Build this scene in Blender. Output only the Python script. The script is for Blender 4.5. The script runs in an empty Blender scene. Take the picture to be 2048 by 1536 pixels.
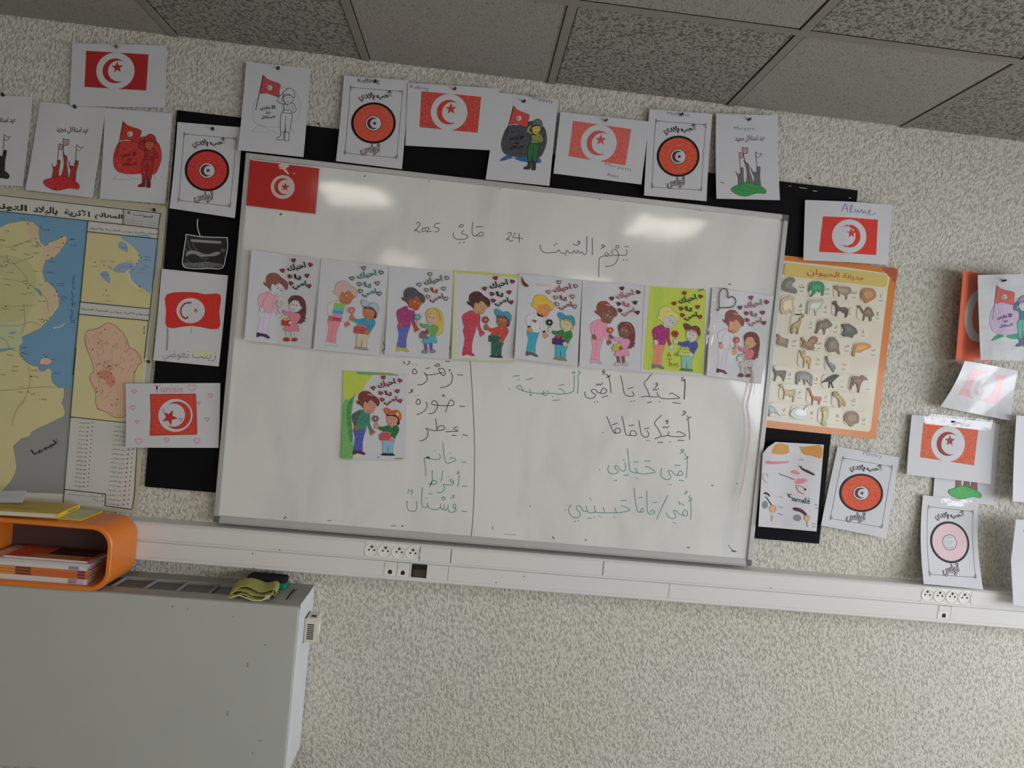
import bpy, bmesh, math, random
import numpy as np
from mathutils import Vector, Matrix
from mathutils.geometry import delaunay_2d_cdt
random.seed(7)
scene = bpy.context.scene
COL = scene.collection

# ------------------------------------------------------------------ camera
CAM = Vector((0.0, -2.2189, 1.6))
R = np.array([[0.9935, -0.0581, 0.0977], [0.0962, -0.0288, -0.9949], [0.0606, 0.9979, -0.0230]])
u_, s_, v_ = np.linalg.svd(R); R = u_ @ v_          # rows: image right, image down, forward
F = 1349.94
cam = bpy.data.cameras.new('camera'); cam.sensor_width = 36; cam.lens = 36 * F / 2048
cam.clip_start = 0.01
co = bpy.data.objects.new('camera', cam); COL.objects.link(co)
M = Matrix(((R[0, 0], -R[1, 0], -R[2, 0]), (R[0, 1], -R[1, 1], -R[2, 1]), (R[0, 2], -R[1, 2], -R[2, 2])))
co.matrix_world = Matrix.Translation(CAM) @ M.to_4x4()
scene.camera = co

# ------------------------------------------------------------------ world, light, exposure
w = bpy.data.worlds.new('world'); scene.world = w; w.use_nodes = True
w.node_tree.nodes['Background'].inputs[0].default_value = (0.75, 0.85, 1.0, 1)
w.node_tree.nodes['Background'].inputs[1].default_value = 0.6
scene.view_settings.view_transform = 'Standard'
scene.view_settings.look = 'None'
scene.view_settings.gamma = 1
scene.view_settings.use_curve_mapping = False
scene.view_settings.exposure = 0.14

def area_light(name, loc, rot, sx, sy, power, color):
    l = bpy.data.lights.new(name, 'AREA'); l.shape = 'RECTANGLE'; l.size = sx; l.size_y = sy
    l.energy = power; l.color = color
    o = bpy.data.objects.new(name, l); COL.objects.link(o); o.location = loc; o.rotation_euler = rot
    return o
# daylight entering through the windows of the right hand wall
area_light('window_daylight', (3.50, -2.0, 1.36), (0, math.radians(57), 0), 1.2, 2.6, 70, (0.93, 0.97, 1.03))
area_light('window_daylight_rear', (3.50, -5.0, 1.36), (0, math.radians(57), 0), 1.2, 2.4, 78, (0.93, 0.97, 1.03))
LAMP = 9.0

# ------------------------------------------------------------------ helpers
def W(u, v, y=0.0):
    d = R.T @ np.array([(u - 1024) / F, (v - 768) / F, 1.0])
    t = (y - CAM[1]) / d[1]
    return np.array([CAM[0] + t * d[0], CAM[1] + t * d[1], CAM[2] + t * d[2]])
def lin(c):
    c = c / 255.0
    return c / 12.92 if c <= 0.04045 else ((c + 0.055) / 1.055) ** 2.4
def rgb(c): return (lin(c[0]), lin(c[1]), lin(c[2]))
def tag(o, label=None, cat=None, group=None, kind=None):
    if label: o['label'] = label
    if cat: o['category'] = cat
    if group: o['group'] = group
    if kind: o['kind'] = kind
    return o
def empty(name, loc, label, cat, group=None):
    o = bpy.data.objects.new(name, None); COL.objects.link(o); o.location = loc
    o.empty_display_size = 0.05
    return tag(o, label, cat, group)
def link(name, me, parent=None, loc=(0, 0, 0)):
    o = bpy.data.objects.new(name, me); COL.objects.link(o)
    o.location = loc
    if parent is not None:
        o.parent = parent
        pl = parent.location + (parent.parent.location if parent.parent else Vector((0, 0, 0)))
        o.location = Vector(loc) - pl
    return o

def nodes_of(name):
    m = bpy.data.materials.new(name); m.use_nodes = True
    return m, m.node_tree, m.node_tree.nodes['Principled BSDF']
def mat(name, c, rough=0.6, metal=0.0, noise=0.06, nscale=12, bump=0.0, bscale=200, spec=0.5, coat=0.0, emit=None):
    m, nt, b = nodes_of(name)
    c = rgb(c)
    tc = nt.nodes.new('ShaderNodeTexCoord')
    nz = nt.nodes.new('ShaderNodeTexNoise'); nz.inputs['Scale'].default_value = nscale; nz.inputs['Detail'].default_value = 6
    nt.links.new(tc.outputs['Object'], nz.inputs['Vector'])
    mx = nt.nodes.new('ShaderNodeMix'); mx.data_type = 'RGBA'
    mx.inputs[6].default_value = (c[0] * (1 - noise), c[1] * (1 - noise), c[2] * (1 - noise), 1)
    mx.inputs[7].default_value = (min(1, c[0] * (1 + noise)), min(1, c[1] * (1 + noise)), min(1, c[2] * (1 + noise)), 1)
    nt.links.new(nz.outputs['Fac'], mx.inputs[0]); nt.links.new(mx.outputs[2], b.inputs['Base Color'])
    b.inputs['Roughness'].default_value = rough; b.inputs['Metallic'].default_value = metal
    b.inputs['Specular IOR Level'].default_value = spec
    b.inputs['Coat Weight'].default_value = coat
    if bump:
        n2 = nt.nodes.new('ShaderNodeTexNoise'); n2.inputs['Scale'].default_value = bscale; n2.inputs['Detail'].default_value = 3
        nt.links.new(tc.outputs['Object'], n2.inputs['Vector'])
        bp = nt.nodes.new('ShaderNodeBump'); bp.inputs['Strength'].default_value = bump; bp.inputs['Distance'].default_value = 0.002
        nt.links.new(n2.outputs['Fac'], bp.inputs['Height']); nt.links.new(bp.outputs[0], b.inputs['Normal'])
    if emit:
        b.inputs['Emission Color'].default_value = (*rgb(emit[0]), 1); b.inputs['Emission Strength'].default_value = emit[1]
    return m

def wall_material():
    m, nt, b = nodes_of('rough_plaster')
    tc = nt.nodes.new('ShaderNodeTexCoord')
    mp = nt.nodes.new('ShaderNodeMapping'); mp.inputs['Rotation'].default_value = (0, 0.5, 0); mp.inputs['Scale'].default_value = (1.15, 1, 0.85)
    nt.links.new(tc.outputs['Object'], mp.inputs[0])
    n1 = nt.nodes.new('ShaderNodeTexNoise'); n1.inputs['Scale'].default_value = 96; n1.inputs['Detail'].default_value = 2.4
    n1.inputs['Distortion'].default_value = 0.25
    n2 = nt.nodes.new('ShaderNodeTexNoise'); n2.inputs['Scale'].default_value = 190; n2.inputs['Detail'].default_value = 2
    n3 = nt.nodes.new('ShaderNodeTexNoise'); n3.inputs['Scale'].default_value = 2.2; n3.inputs['Detail'].default_value = 4
    for n in (n1, n2): nt.links.new(mp.outputs[0], n.inputs['Vector'])
    nt.links.new(tc.outputs['Object'], n3.inputs['Vector'])
    ad = nt.nodes.new('ShaderNodeMath'); ad.operation = 'MULTIPLY_ADD'; ad.inputs[1].default_value = 0.35
    nt.links.new(n2.outputs['Fac'], ad.inputs[0]); nt.links.new(n1.outputs['Fac'], ad.inputs[2])
    bp = nt.nodes.new('ShaderNodeBump'); bp.inputs['Strength'].default_value = 0.8; bp.inputs['Distance'].default_value = 0.008
    nt.links.new(ad.outputs[0], bp.inputs['Height']); nt.links.new(bp.outputs[0], b.inputs['Normal'])
    # plaster colour runs darker in the low parts of the bump noise
    r = nt.nodes.new('ShaderNodeValToRGB')
    r.color_ramp.elements[0].position = 0.36; r.color_ramp.elements[0].color = (*rgb((176, 174, 162)), 1)
    r.color_ramp.elements[1].position = 0.56; r.color_ramp.elements[1].color = (*rgb((211, 209, 199)), 1)
    nt.links.new(n1.outputs['Fac'], r.inputs[0])
    mx = nt.nodes.new('ShaderNodeMix'); mx.data_type = 'RGBA'; mx.blend_type = 'MULTIPLY'; mx.inputs[0].default_value = 0.45
    r3 = nt.nodes.new('ShaderNodeValToRGB')
    r3.color_ramp.elements[0].position = 0.3; r3.color_ramp.elements[0].color = (0.93, 0.90, 0.80, 1)
    r3.color_ramp.elements[1].position = 0.6; r3.color_ramp.elements[1].color = (1, 1, 1, 1)
    nt.links.new(n3.outputs['Fac'], r3.inputs[0])
    nt.links.new(r.outputs[0], mx.inputs[6]); nt.links.new(r3.outputs[0], mx.inputs[7]); nt.links.new(mx.outputs[2], b.inputs['Base Color'])
    b.inputs['Roughness'].default_value = 0.85
    return m
def tile_material(name, coarse):
    m, nt, b = nodes_of(name)
    tc = nt.nodes.new('ShaderNodeTexCoord')
    n1 = nt.nodes.new('ShaderNodeTexNoise'); n1.inputs['Scale'].default_value = 100 if coarse else 150
    n1.inputs['Detail'].default_value = 3; n1.inputs['Distortion'].default_value = 0.4 if coarse else 0.2
    n2 = nt.nodes.new('ShaderNodeTexNoise'); n2.inputs['Scale'].default_value = 260
    for n in (n1, n2): nt.links.new(tc.outputs['Object'], n.inputs['Vector'])
    r = nt.nodes.new('ShaderNodeValToRGB')
    a = (104, 99, 92) if coarse else (132, 127, 120)
    r.color_ramp.elements[0].position = 0.40 if coarse else 0.33; r.color_ramp.elements[0].color = (*rgb(a), 1)
    r.color_ramp.elements[1].position = 0.52 if coarse else 0.45; r.color_ramp.elements[1].color = (*rgb((156, 151, 144)), 1)
    nt.links.new(n1.outputs['Fac'], r.inputs[0]); nt.links.new(r.outputs[0], b.inputs['Base Color'])
    ad = nt.nodes.new('ShaderNodeMath'); ad.operation = 'MULTIPLY_ADD'; ad.inputs[1].default_value = 0.4
    nt.links.new(n2.outputs['Fac'], ad.inputs[0]); nt.links.new(n1.outputs['Fac'], ad.inputs[2])
    bp = nt.nodes.new('ShaderNodeBump'); bp.inputs['Strength'].default_value = 0.9 if coarse else 0.4; bp.inputs['Distance'].default_value = 0.006
    nt.links.new(ad.outputs[0], bp.inputs['Height']); nt.links.new(bp.outputs[0], b.inputs['Normal'])
    b.inputs['Roughness'].default_value = 0.9
    return m
def board_material():
    m, nt, b = nodes_of('whiteboard_enamel')
    tc = nt.nodes.new('ShaderNodeTexCoord')
    n1 = nt.nodes.new('ShaderNodeTexNoise'); n1.inputs['Scale'].default_value = 3.0; n1.inputs['Detail'].default_value = 5; n1.inputs['Distortion'].default_value = 0.6
    mp = nt.nodes.new('ShaderNodeMapping'); mp.inputs['Rotation'].default_value = (0, 0.5, 0); mp.inputs['Scale'].default_value = (2.2, 1, 0.8)
    nt.links.new(tc.outputs['Object'], mp.inputs[0]); nt.links.new(mp.outputs[0], n1.inputs['Vector'])
    r = nt.nodes.new('ShaderNodeValToRGB')     # wiped ink haze
    r.color_ramp.elements[0].position = 0.28; r.color_ramp.elements[0].color = (*rgb((206, 206, 203)), 1)
    r.color_ramp.elements[1].position = 0.55; r.color_ramp.elements[1].color = (*rgb((220, 219, 215)), 1)
    nt.links.new(n1.outputs['Fac'], r.inputs[0]); nt.links.new(r.outputs[0], b.inputs['Base Color'])
    b.inputs['Roughness'].default_value = 0.09
    n2 = nt.nodes.new('ShaderNodeTexNoise'); n2.inputs['Scale'].default_value = 9; n2.inputs['Detail'].default_value = 1
    nt.links.new(tc.outputs['Object'], n2.inputs['Vector'])
    bp = nt.nodes.new('ShaderNodeBump'); bp.inputs['Strength'].default_value = 0.16; bp.inputs['Distance'].default_value = 0.004
    nt.links.new(n2.outputs['Fac'], bp.inputs['Height']); nt.links.new(bp.outputs[0], b.inputs['Normal'])
    return m
def print_material(name, rough=0.6, coat=0.0, crumple=0.0):
    m, nt, b = nodes_of(name)
    at = nt.nodes.new('ShaderNodeAttribute'); at.attribute_name = 'ink'
    tc = nt.nodes.new('ShaderNodeTexCoord')
    mp = nt.nodes.new('ShaderNodeMapping'); mp.inputs['Rotation'].default_value = (0, 0.7, 0); mp.inputs['Scale'].default_value = (1, 1, 3)
    n1 = nt.nodes.new('ShaderNodeTexNoise'); n1.inputs['Scale'].default_value = 110; n1.inputs['Detail'].default_value = 3
    nt.links.new(tc.outputs['Object'], mp.inputs[0]); nt.links.new(mp.outputs[0], n1.inputs['Vector'])
    r = nt.nodes.new('ShaderNodeMapRange'); r.inputs['From Min'].default_value = 0.4; r.inputs['From Max'].default_value = 0.75
    nt.links.new(n1.outputs['Fac'], r.inputs['Value'])
    mu = nt.nodes.new('ShaderNodeMath'); mu.operation = 'MULTIPLY'
    al = nt.nodes.new('ShaderNodeMath'); al.operation = 'MULTIPLY'; al.inputs[1].default_value = 0.32
    nt.links.new(at.outputs['Alpha'], al.inputs[0]); nt.links.new(r.outputs[0], mu.inputs[0]); nt.links.new(al.outputs[0], mu.inputs[1])
    mx = nt.nodes.new('ShaderNodeMix'); mx.data_type = 'RGBA'; mx.inputs[7].default_value = (0.72, 0.7, 0.72, 1)
    nt.links.new(mu.outputs[0], mx.inputs[0]); nt.links.new(at.outputs['Color'], mx.inputs[6]); nt.links.new(mx.outputs[2], b.inputs['Base Color'])
    b.inputs['Roughness'].default_value = rough; b.inputs['Coat Weight'].default_value = coat; b.inputs['Coat Roughness'].default_value = 0.12
    b.inputs['Specular IOR Level'].default_value = 0.3
    n2 = nt.nodes.new('ShaderNodeTexNoise'); n2.inputs['Scale'].default_value = 14; n2.inputs['Detail'].default_value = 2
    nt.links.new(tc.outputs['Object'], n2.inputs['Vector'])
    bp = nt.nodes.new('ShaderNodeBump'); bp.inputs['Strength'].default_value = 0.25 + crumple; bp.inputs['Distance'].default_value = 0.006 + 0.02 * crumple
    nt.links.new(n2.outputs['Fac'], bp.inputs['Height']); nt.links.new(bp.outputs[0], b.inputs['Normal'])
    return m

MAT = dict(
    wall=wall_material(), coarse=tile_material('fissured_tile', True), fine=tile_material('sand_tile', False),
    tbar=mat('tee_bar', (138, 132, 124), 0.5), board=board_material(), alu=mat('aluminium', (188, 188, 188), 0.4, 0.35),
    alu_edge=mat('frame_grey', (176, 176, 174), 0.45, 0.2), corner=mat('corner_plastic', (92, 94, 98), 0.5),
    black=mat('blackboard_slate', (14, 14, 17), 0.7, noise=0.3, nscale=5, spec=0.12, bump=0.2, bscale=60),
    pvc=mat('trunking_pvc', (218, 216, 213), 0.35, noise=0.03, nscale=4), pvc_dark=mat('joint_dark', (70, 68, 66), 0.7),
    socket=mat('socket_white', (226, 224, 218), 0.3), hole=mat('hole_dark', (16, 15, 14), 0.8), metal=mat('pin_metal', (120, 120, 118), 0.3, 0.9),
    cavity=mat('box_cavity', (70, 52, 40), 0.8, noise=0.4, nscale=40),
    radiator=mat('radiator_paint', (178, 180, 174), 0.42, noise=0.05, nscale=3, coat=0.1), radtop=mat('radiator_top', (150, 150, 147), 0.5, noise=0.12, nscale=14),
    rad_side_lit=mat('radiator_lit_side', (216, 217, 220), 0.4), radcell=mat('radiator_cell', (112, 113, 112), 0.6, noise=0.15, nscale=50),  # side paint lighter than the front: light from the right put into its colour
    orange=mat('orange_plastic', (224, 124, 42), 0.38, noise=0.04), thermo=mat('thermostat_cream', (206, 202, 186), 0.45),
    cloth=mat('green_cloth', (164, 164, 92), 0.95, noise=0.15, nscale=90, bump=0.6, bscale=500), hem=mat('cloth_hem', (214, 220, 170), 0.9),
    felt=mat('felt_black', (16, 17, 20), 0.95), egreen=mat('eraser_green', (20, 112, 88), 0.4),
    floor=mat('floor_lino', (150, 147, 140), 0.5), wallplain=mat('plain_wall', (212, 206, 192), 0.9), glassfr=mat('window_frame', (225, 225, 222), 0.4),
    print=print_material('inked_paper'), gloss=print_material('laminated_print', 0.45, 0.35), wrap=print_material('plastic_sleeve', 0.4, 0.6, 0.3),
    emb=print_material('embossed_plastic', 0.4, 0.25), pages=mat('book_pages', (205, 196, 190), 0.8, noise=0.08, nscale=300),
    pin_black=mat('pin_black', (14, 14, 16), 0.3), pin_red=mat('pin_red', (120, 20, 20), 0.3), pin_olive=mat('pin_olive', (90, 90, 50), 0.3),
    yellow=mat('yellow_cover', (215, 180, 40), 0.35, noise=0.05), thread=mat('pink_thread', (238, 208, 209), 0.9, noise=0.2, nscale=200),
    ink_black=mat('marker_black', (72, 76, 80), 0.5, noise=0.3, nscale=30), ink_green=mat('marker_green', (84, 146, 130), 0.5, noise=0.3, nscale=30),
    smudge=mat('marker_smudge', (176, 175, 172), 0.3, noise=0.05),
    lampbody=mat('lamp_white', (225, 225, 220), 0.4), diffuser=mat('lamp_diffuser', (235, 235, 228), 0.4, emit=((255, 246, 232), LAMP)),
)
def clear_material():
    m, nt, b = nodes_of('clear_tape')
    out = nt.nodes['Material Output']
    tr = nt.nodes.new('ShaderNodeBsdfTransparent'); gl = nt.nodes.new('ShaderNodeBsdfGlossy'); gl.inputs['Roughness'].default_value = 0.12
    tc = nt.nodes.new('ShaderNodeTexCoord'); nz = nt.nodes.new('ShaderNodeTexNoise'); nz.inputs['Scale'].default_value = 28
    nt.links.new(tc.outputs['Object'], nz.inputs['Vector'])
    bp = nt.nodes.new('ShaderNodeBump'); bp.inputs['Distance'].default_value = 0.008; bp.inputs['Strength'].default_value = 0.5
    nt.links.new(nz.outputs['Fac'], bp.inputs['Height']); nt.links.new(bp.outputs[0], gl.inputs['Normal'])
    mx = nt.nodes.new('ShaderNodeMixShader'); mx.inputs[0].default_value = 0.06
    nt.links.new(tr.outputs[0], mx.inputs[1]); nt.links.new(gl.outputs[0], mx.inputs[2]); nt.links.new(mx.outputs[0], out.inputs[0])
    return m
MAT['clear'] = clear_material()

class MB:
    def __init__(s): s.v = []; s.f = []; s.m = []; s.mats = []
    def mi(s, m):
        m = MAT[m] if isinstance(m, str) else m
        if m not in s.mats: s.mats.append(m)
        return s.mats.index(m)
    def add(s, vs, fs, m):
        k = len(s.v); s.v += [tuple(map(float, q)) for q in vs]; i = s.mi(m)
        for f in fs: s.f.append([a + k for a in f]); s.m.append(i)
    def box(s, a, b, m, bev=0.0):
        x0, y0, z0 = [min(a[i], b[i]) for i in range(3)]; x1, y1, z1 = [max(a[i], b[i]) for i in range(3)]
        if bev:
            bm = bmesh.new(); bmesh.ops.create_cube(bm, size=1)
            for v in bm.verts: v.co = Vector(((x0 + x1) / 2 + v.co.x * (x1 - x0), (y0 + y1) / 2 + v.co.y * (y1 - y0), (z0 + z1) / 2 + v.co.z * (z1 - z0)))
            bmesh.ops.bevel(bm, geom=bm.edges[:], offset=bev, segments=2, affect='EDGES', profile=0.5)
            bm.verts.index_update()
            s.add([v.co for v in bm.verts], [[v.index for v in f.verts] for f in bm.faces], m); bm.free(); return
        vs = [(x, y, z) for z in (z0, z1) for y in (y0, y1) for x in (x0, x1)]
        s.add(vs, [(0, 2, 3, 1), (4, 5, 7, 6), (0, 1, 5, 4), (2, 6, 7, 3), (0, 4, 6, 2), (1, 3, 7, 5)], m)
    def tube(s, pts, r, m, n=8, cap=True):
        pts = [Vector(p) for p in pts]; vs = []; fs = []
        rr = r if isinstance(r, (list, tuple)) else [r] * len(pts)
        for i, p in enumerate(pts):
            t = (pts[min(i + 1, len(pts) - 1)] - pts[max(i - 1, 0)]).normalized()
            a = t.cross(Vector((0, 0, 1)));  a = a if a.length > 0.05 else t.cross(Vector((1, 0, 0))); a.normalize(); b = t.cross(a)
            for k in range(n): vs.append(p + (a * math.cos(2 * math.pi * k / n) + b * math.sin(2 * math.pi * k / n)) * rr[i])
        for i in range(len(pts) - 1):
            for k in range(n): fs.append((i * n + k, i * n + (k + 1) % n, (i + 1) * n + (k + 1) % n, (i + 1) * n + k))
        if cap: fs.append(tuple(range(n))[::-1]); fs.append(tuple(range((len(pts) - 1) * n, len(pts) * n)))
        s.add(vs, fs, m)
    def loft(s, rings, m, closed=True, cap=True):
        n = len(rings[0]); vs = [p for r_ in rings for p in r_]; fs = []
        for i in range(len(rings) - 1):
            for k in range(n if closed else n - 1): fs.append((i * n + k, i * n + (k + 1) % n, (i + 1) * n + (k + 1) % n, (i + 1) * n + k))
        if cap: fs.append(tuple(range(n))[::-1]); fs.append(tuple(range((len(rings) - 1) * n, len(rings) * n)))
        s.add(vs, fs, m)
    def build(s, name, parent=None, smooth=False, origin=None):
        me = bpy.data.meshes.new(name)
        o_ = Vector(origin) if origin is not None else (sum((Vector(v) for v in s.v), Vector()) / len(s.v))
        me.from_pydata([Vector(v) - o_ for v in s.v], [], s.f)
        for m in s.mats: me.materials.append(m)
        me.polygons.foreach_set('material_index', s.m)
        bm = bmesh.new(); bm.from_mesh(me); bmesh.ops.recalc_face_normals(bm, faces=bm.faces[:]); bm.to_mesh(me); bm.free()
        if smooth:
            me.polygons.foreach_set('use_smooth', [True] * len(me.polygons))
            me.set_sharp_from_angle(angle=math.radians(35))
        me.update()
        return link(name, me, parent, o_)

# ------------------------------------------------------------------ lettering
AR = {'ء': [0xFE80] * 4, 'آ': [0xFE81, 0xFE82], 'أ': [0xFE83, 0xFE84], 'إ': [0xFE87, 0xFE88], 'ئ': [0xFE89, 0xFE8A, 0xFE8B, 0xFE8C],
      'ا': [0xFE8D, 0xFE8E], 'ب': [0xFE8F + i for i in range(4)], 'ة': [0xFE93, 0xFE94]}
c_ = 0xFE95
for ch in 'تثجحخ':
    AR[ch] = [c_ + i for i in range(4)]; c_ += 4
for ch in 'دذرز':
    AR[ch] = [c_, c_ + 1]; c_ += 2
for ch in 'سشصضطظعغفقكلمنه':
    AR[ch] = [c_ + i for i in range(4)]; c_ += 4
AR['و'] = [0xFEED, 0xFEEE]; AR['ى'] = [0xFEEF, 0xFEF0]; AR['ي'] = [0xFEF1 + i for i in range(4)]
AR['\x01'] = [0xFEFB, 0xFEFC]; AR['\x02'] = [0xFEF7, 0xFEF8]
def shape_ar(t):
    t = t.replace('لا', '\x01').replace('لأ', '\x02')
    if not any(ch in AR for ch in t): return t
    out = []
    for i, ch in enumerate(t):
        if ch not in AR: out.append(ch); continue
        f = AR[ch]
        prev = i > 0 and t[i - 1] in AR and len(AR[t[i - 1]]) == 4 and t[i - 1] != 'ء'
        nxt = len(f) == 4 and i + 1 < len(t) and t[i + 1] in AR and ch != 'ء'
        k = (3 if nxt else 1) if prev else (2 if nxt else 0)
        out.append(chr(f[k]))
    import re
    return re.sub(r'[0-9]+', lambda q: q.group(0)[::-1], ''.join(out[::-1]))
_cu = bpy.data.curves.new('lettering_source', 'FONT'); _cu.resolution_u = 3
_to = bpy.data.objects.new('lettering_source', _cu)
_cache = {}
def text_mesh(t, bold=0.0):
    if (t, bold) in _cache: return _cache[(t, bold)]
    COL.objects.link(_to); _cu.body = shape_ar(t); _cu.offset = bold
    dg = bpy.context.evaluated_depsgraph_get(); dg.update()
    e = _to.evaluated_get(dg); me = e.to_mesh()
    P = np.array([(v.co.x, v.co.y) for v in me.vertices]); Fc = [list(p.vertices) for p in me.polygons]
    e.to_mesh_clear(); COL.objects.unlink(_to)
    mn = P.min(0); sz = P.max(0) - mn; P = (P - mn) / sz; P[:, 1] = 1 - P[:, 1]
    _cache[(t, bold)] = (P, Fc, sz)
    return _cache[(t, bold)]

# ------------------------------------------------------------------ flat art: polygons, strokes, discs, letters
def homog(src, dst):
    A = []; B = []
    for (x, y), (u, v) in zip(src, dst):
        A.append([x, y, 1, 0, 0, 0, -u * x, -u * y]); B.append(u)
        A.append([0, 0, 0, x, y, 1, -v * x, -v * y]); B.append(v)
    h = np.linalg.solve(np.array(A, float), np.array(B, float)); return np.append(h, 1).reshape(3, 3)
def happly(H, P):
    P = np.asarray(P, float).reshape(-1, 2); q = np.c_[P, np.ones(len(P))] @ H.T
    return q[:, :2] / q[:, 2:]
def smooth_line(P, closed, n=4):
    P = np.asarray(P, float); N = len(P)
    if N < 3: return P
    out = []
    for i in range(N if closed else N - 1):
        if closed: a, b, c, d = P[(i - 1) % N], P[i], P[(i + 1) % N], P[(i + 2) % N]
        else: a, b, c, d = P[max(i - 1, 0)], P[i], P[i + 1], P[min(i + 2, N - 1)]
        for k in range(n):
            t = k / n
            out.append(0.5 * ((2 * b) + (-a + c) * t + (2 * a - 5 * b + 4 * c - d) * t * t + (-a + 3 * b - 3 * c + d) * t ** 3))
    if not closed: out.append(P[-1])
    return np.array(out)
SQ = [(0, 0), (1, 0), (1, 1), (0, 1)]
class Art:
    """collects (uv points, faces, colour); corners = the sheet's corners in drawing units"""
    def __init__(s, corners): s.setc(corners); s.items = []; s.k = 0; s.st = 1 / 24; s.hold = False
    def setc(s, corners): s.H = homog(corners, SQ); s.sc = np.linalg.norm(np.subtract(corners[1], corners[0]))
    def emit(s, P, Fc, col, a=0.0, raw=False):
        if not s.hold: s.k += 1
        s.items.append((P if raw else happly(s.H, P), Fc, (*rgb(col), a), s.k))
    def poly(s, pts, col, smooth=True, a=0.25, line=None, lw=2.2):
        P = smooth_line(pts, True, 3) if smooth else np.asarray(pts, float)
        Q = []
        for a_, b_ in zip(P, np.roll(P, -1, 0)):
            nn = max(1, int(math.ceil(np.linalg.norm(b_ - a_) / s.sc / 0.045)))
            for i_ in range(nn): Q.append(a_ + (b_ - a_) * i_ / nn)
        P = np.array(Q)
        uv = np.clip(happly(s.H, P), 0.0, 1.0)
        grid = []
        mn, mx = uv.min(0), uv.max(0)
        if max(mx - mn) > 0.12:
            st = s.st
            for gx in np.arange(math.ceil(mn[0] / st) * st, mx[0], st):
                for gy in np.arange(math.ceil(mn[1] / st) * st, mx[1], st): grid.append((gx, gy))
        try:
            r = delaunay_2d_cdt([Vector(p) for p in list(map(tuple, uv)) + grid], [], [list(range(len(uv)))], 1, 1e-6)
            s.emit(np.array([tuple(v) for v in r[0]]), [list(f) for f in r[2]], col, a, raw=True)
        except Exception:
            s.emit(uv, [list(range(len(uv)))], col, a, raw=True)
        if line: s.stroke(P, line, lw, closed=True, smooth=False)
    def stroke(s, pts, col, w=3, closed=False, smooth=True, a=0.0):
        P = smooth_line(pts, closed, 4) if smooth else np.asarray(pts, float)
        if closed: P = np.vstack([P, P[:1]])
        Q = [P[0]]
        for a_, b_ in zip(P[:-1], P[1:]):
            nn = max(1, int(math.ceil(np.linalg.norm(b_ - a_) / s.sc / 0.03)))
            for i_ in range(1, nn + 1): Q.append(a_ + (b_ - a_) * i_ / nn)
        P = np.array(Q)
        T = np.gradient(P, axis=0) if len(P) > 2 else np.repeat((P[1:] - P[:1]), 2, 0)
        L = np.linalg.norm(T, axis=1, keepdims=True); L[L == 0] = 1; N = np.c_[-T[:, 1], T[:, 0]] / L
        Q = np.empty((2 * len(P), 2)); Q[0::2] = P + N * w / 2; Q[1::2] = P - N * w / 2
        s.emit(Q, [[2 * i, 2 * i + 1, 2 * i + 3, 2 * i + 2] for i in range(len(P) - 1)], col, a)
    def disc(s, c, r, col, a=0.2, n=28, line=None, lw=2):
        rx, ry = r if isinstance(r, tuple) else (r, r)
        t = np.linspace(0, 2 * math.pi, n, endpoint=False)
        P = np.c_[c[0] + rx * np.cos(t), c[1] + ry * np.sin(t)]
        if rx / s.sc > 0.05: s.poly(P, col, False, a)
        else: s.emit(P, [list(range(n))], col, a)
        if line: s.stroke(P, line, lw, closed=True, smooth=False)
    def ring(s, c, r, w, col): 
        rx, ry = r if isinstance(r, tuple) else (r, r)
        t = np.linspace(0, 2 * math.pi, 48, endpoint=False)
        s.stroke(np.c_[c[0] + rx * np.cos(t), c[1] + ry * np.sin(t)], col, w, closed=True, smooth=False)
    def text(s, t, quad, col, bold=0.0, a=0.0):
        P, Fc, sz = text_mesh(t, bold)
        H = homog(SQ, quad); s.emit(happly(H, P), Fc, col, a)
    def crescent(s, c, r, col, side=1, th=0.3, rot=0.0, line=None):
        t = np.linspace(0.27 * math.pi, 1.73 * math.pi, 26)      # outer arc on the far side
        O = np.c_[np.cos(t), np.sin(t)]
        e = O[0]; cx = 1.0 * th; ri = math.hypot(e[0] - cx, e[1])
        a0 = math.atan2(e[1], e[0] - cx); t2 = np.linspace(a0, 2 * math.pi - a0, 24)[::-1]
        I = np.c_[cx + ri * np.cos(t2), ri * np.sin(t2)]
        P = np.vstack([O, I[1:-1]]) * r; P[:, 0] *= side
        cr, sr = math.cos(rot), math.sin(rot); P = P @ np.array([[cr, sr], [-sr, cr]]) + np.array(c)
        s.poly(P, col, False, 0.1, line=line, lw=1.5)
    def star(s, c, r, col, rot=0.0, line=None, inner=0.42):
        P = [(c[0] + (r if k % 2 == 0 else r * inner) * math.cos(rot + math.pi * k / 5), c[1] + (r if k % 2 == 0 else r * inner) * math.sin(rot + math.pi * k / 5)) for k in range(10)]
        s.poly(P, col, False, 0.1, line=line, lw=1.5)
    def heart(s, c, r, col, line=None, lw=3, rot=0.0, n=1):
        t = np.linspace(0, 2 * math.pi, 20, endpoint=False)
        P = np.c_[16 * np.sin(t) ** 3, -(13 * np.cos(t) - 5 * np.cos(2 * t) - 2 * np.cos(3 * t) - np.cos(4 * t))] / 17 * r
        cr, sr = math.cos(rot), math.sin(rot); P = P @ np.array([[cr, sr], [-sr, cr]]) + np.array(c)
        if col: s.poly(P, col, False, 0.1)
        if line: s.stroke(P, line, lw, closed=True, smooth=False)

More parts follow.
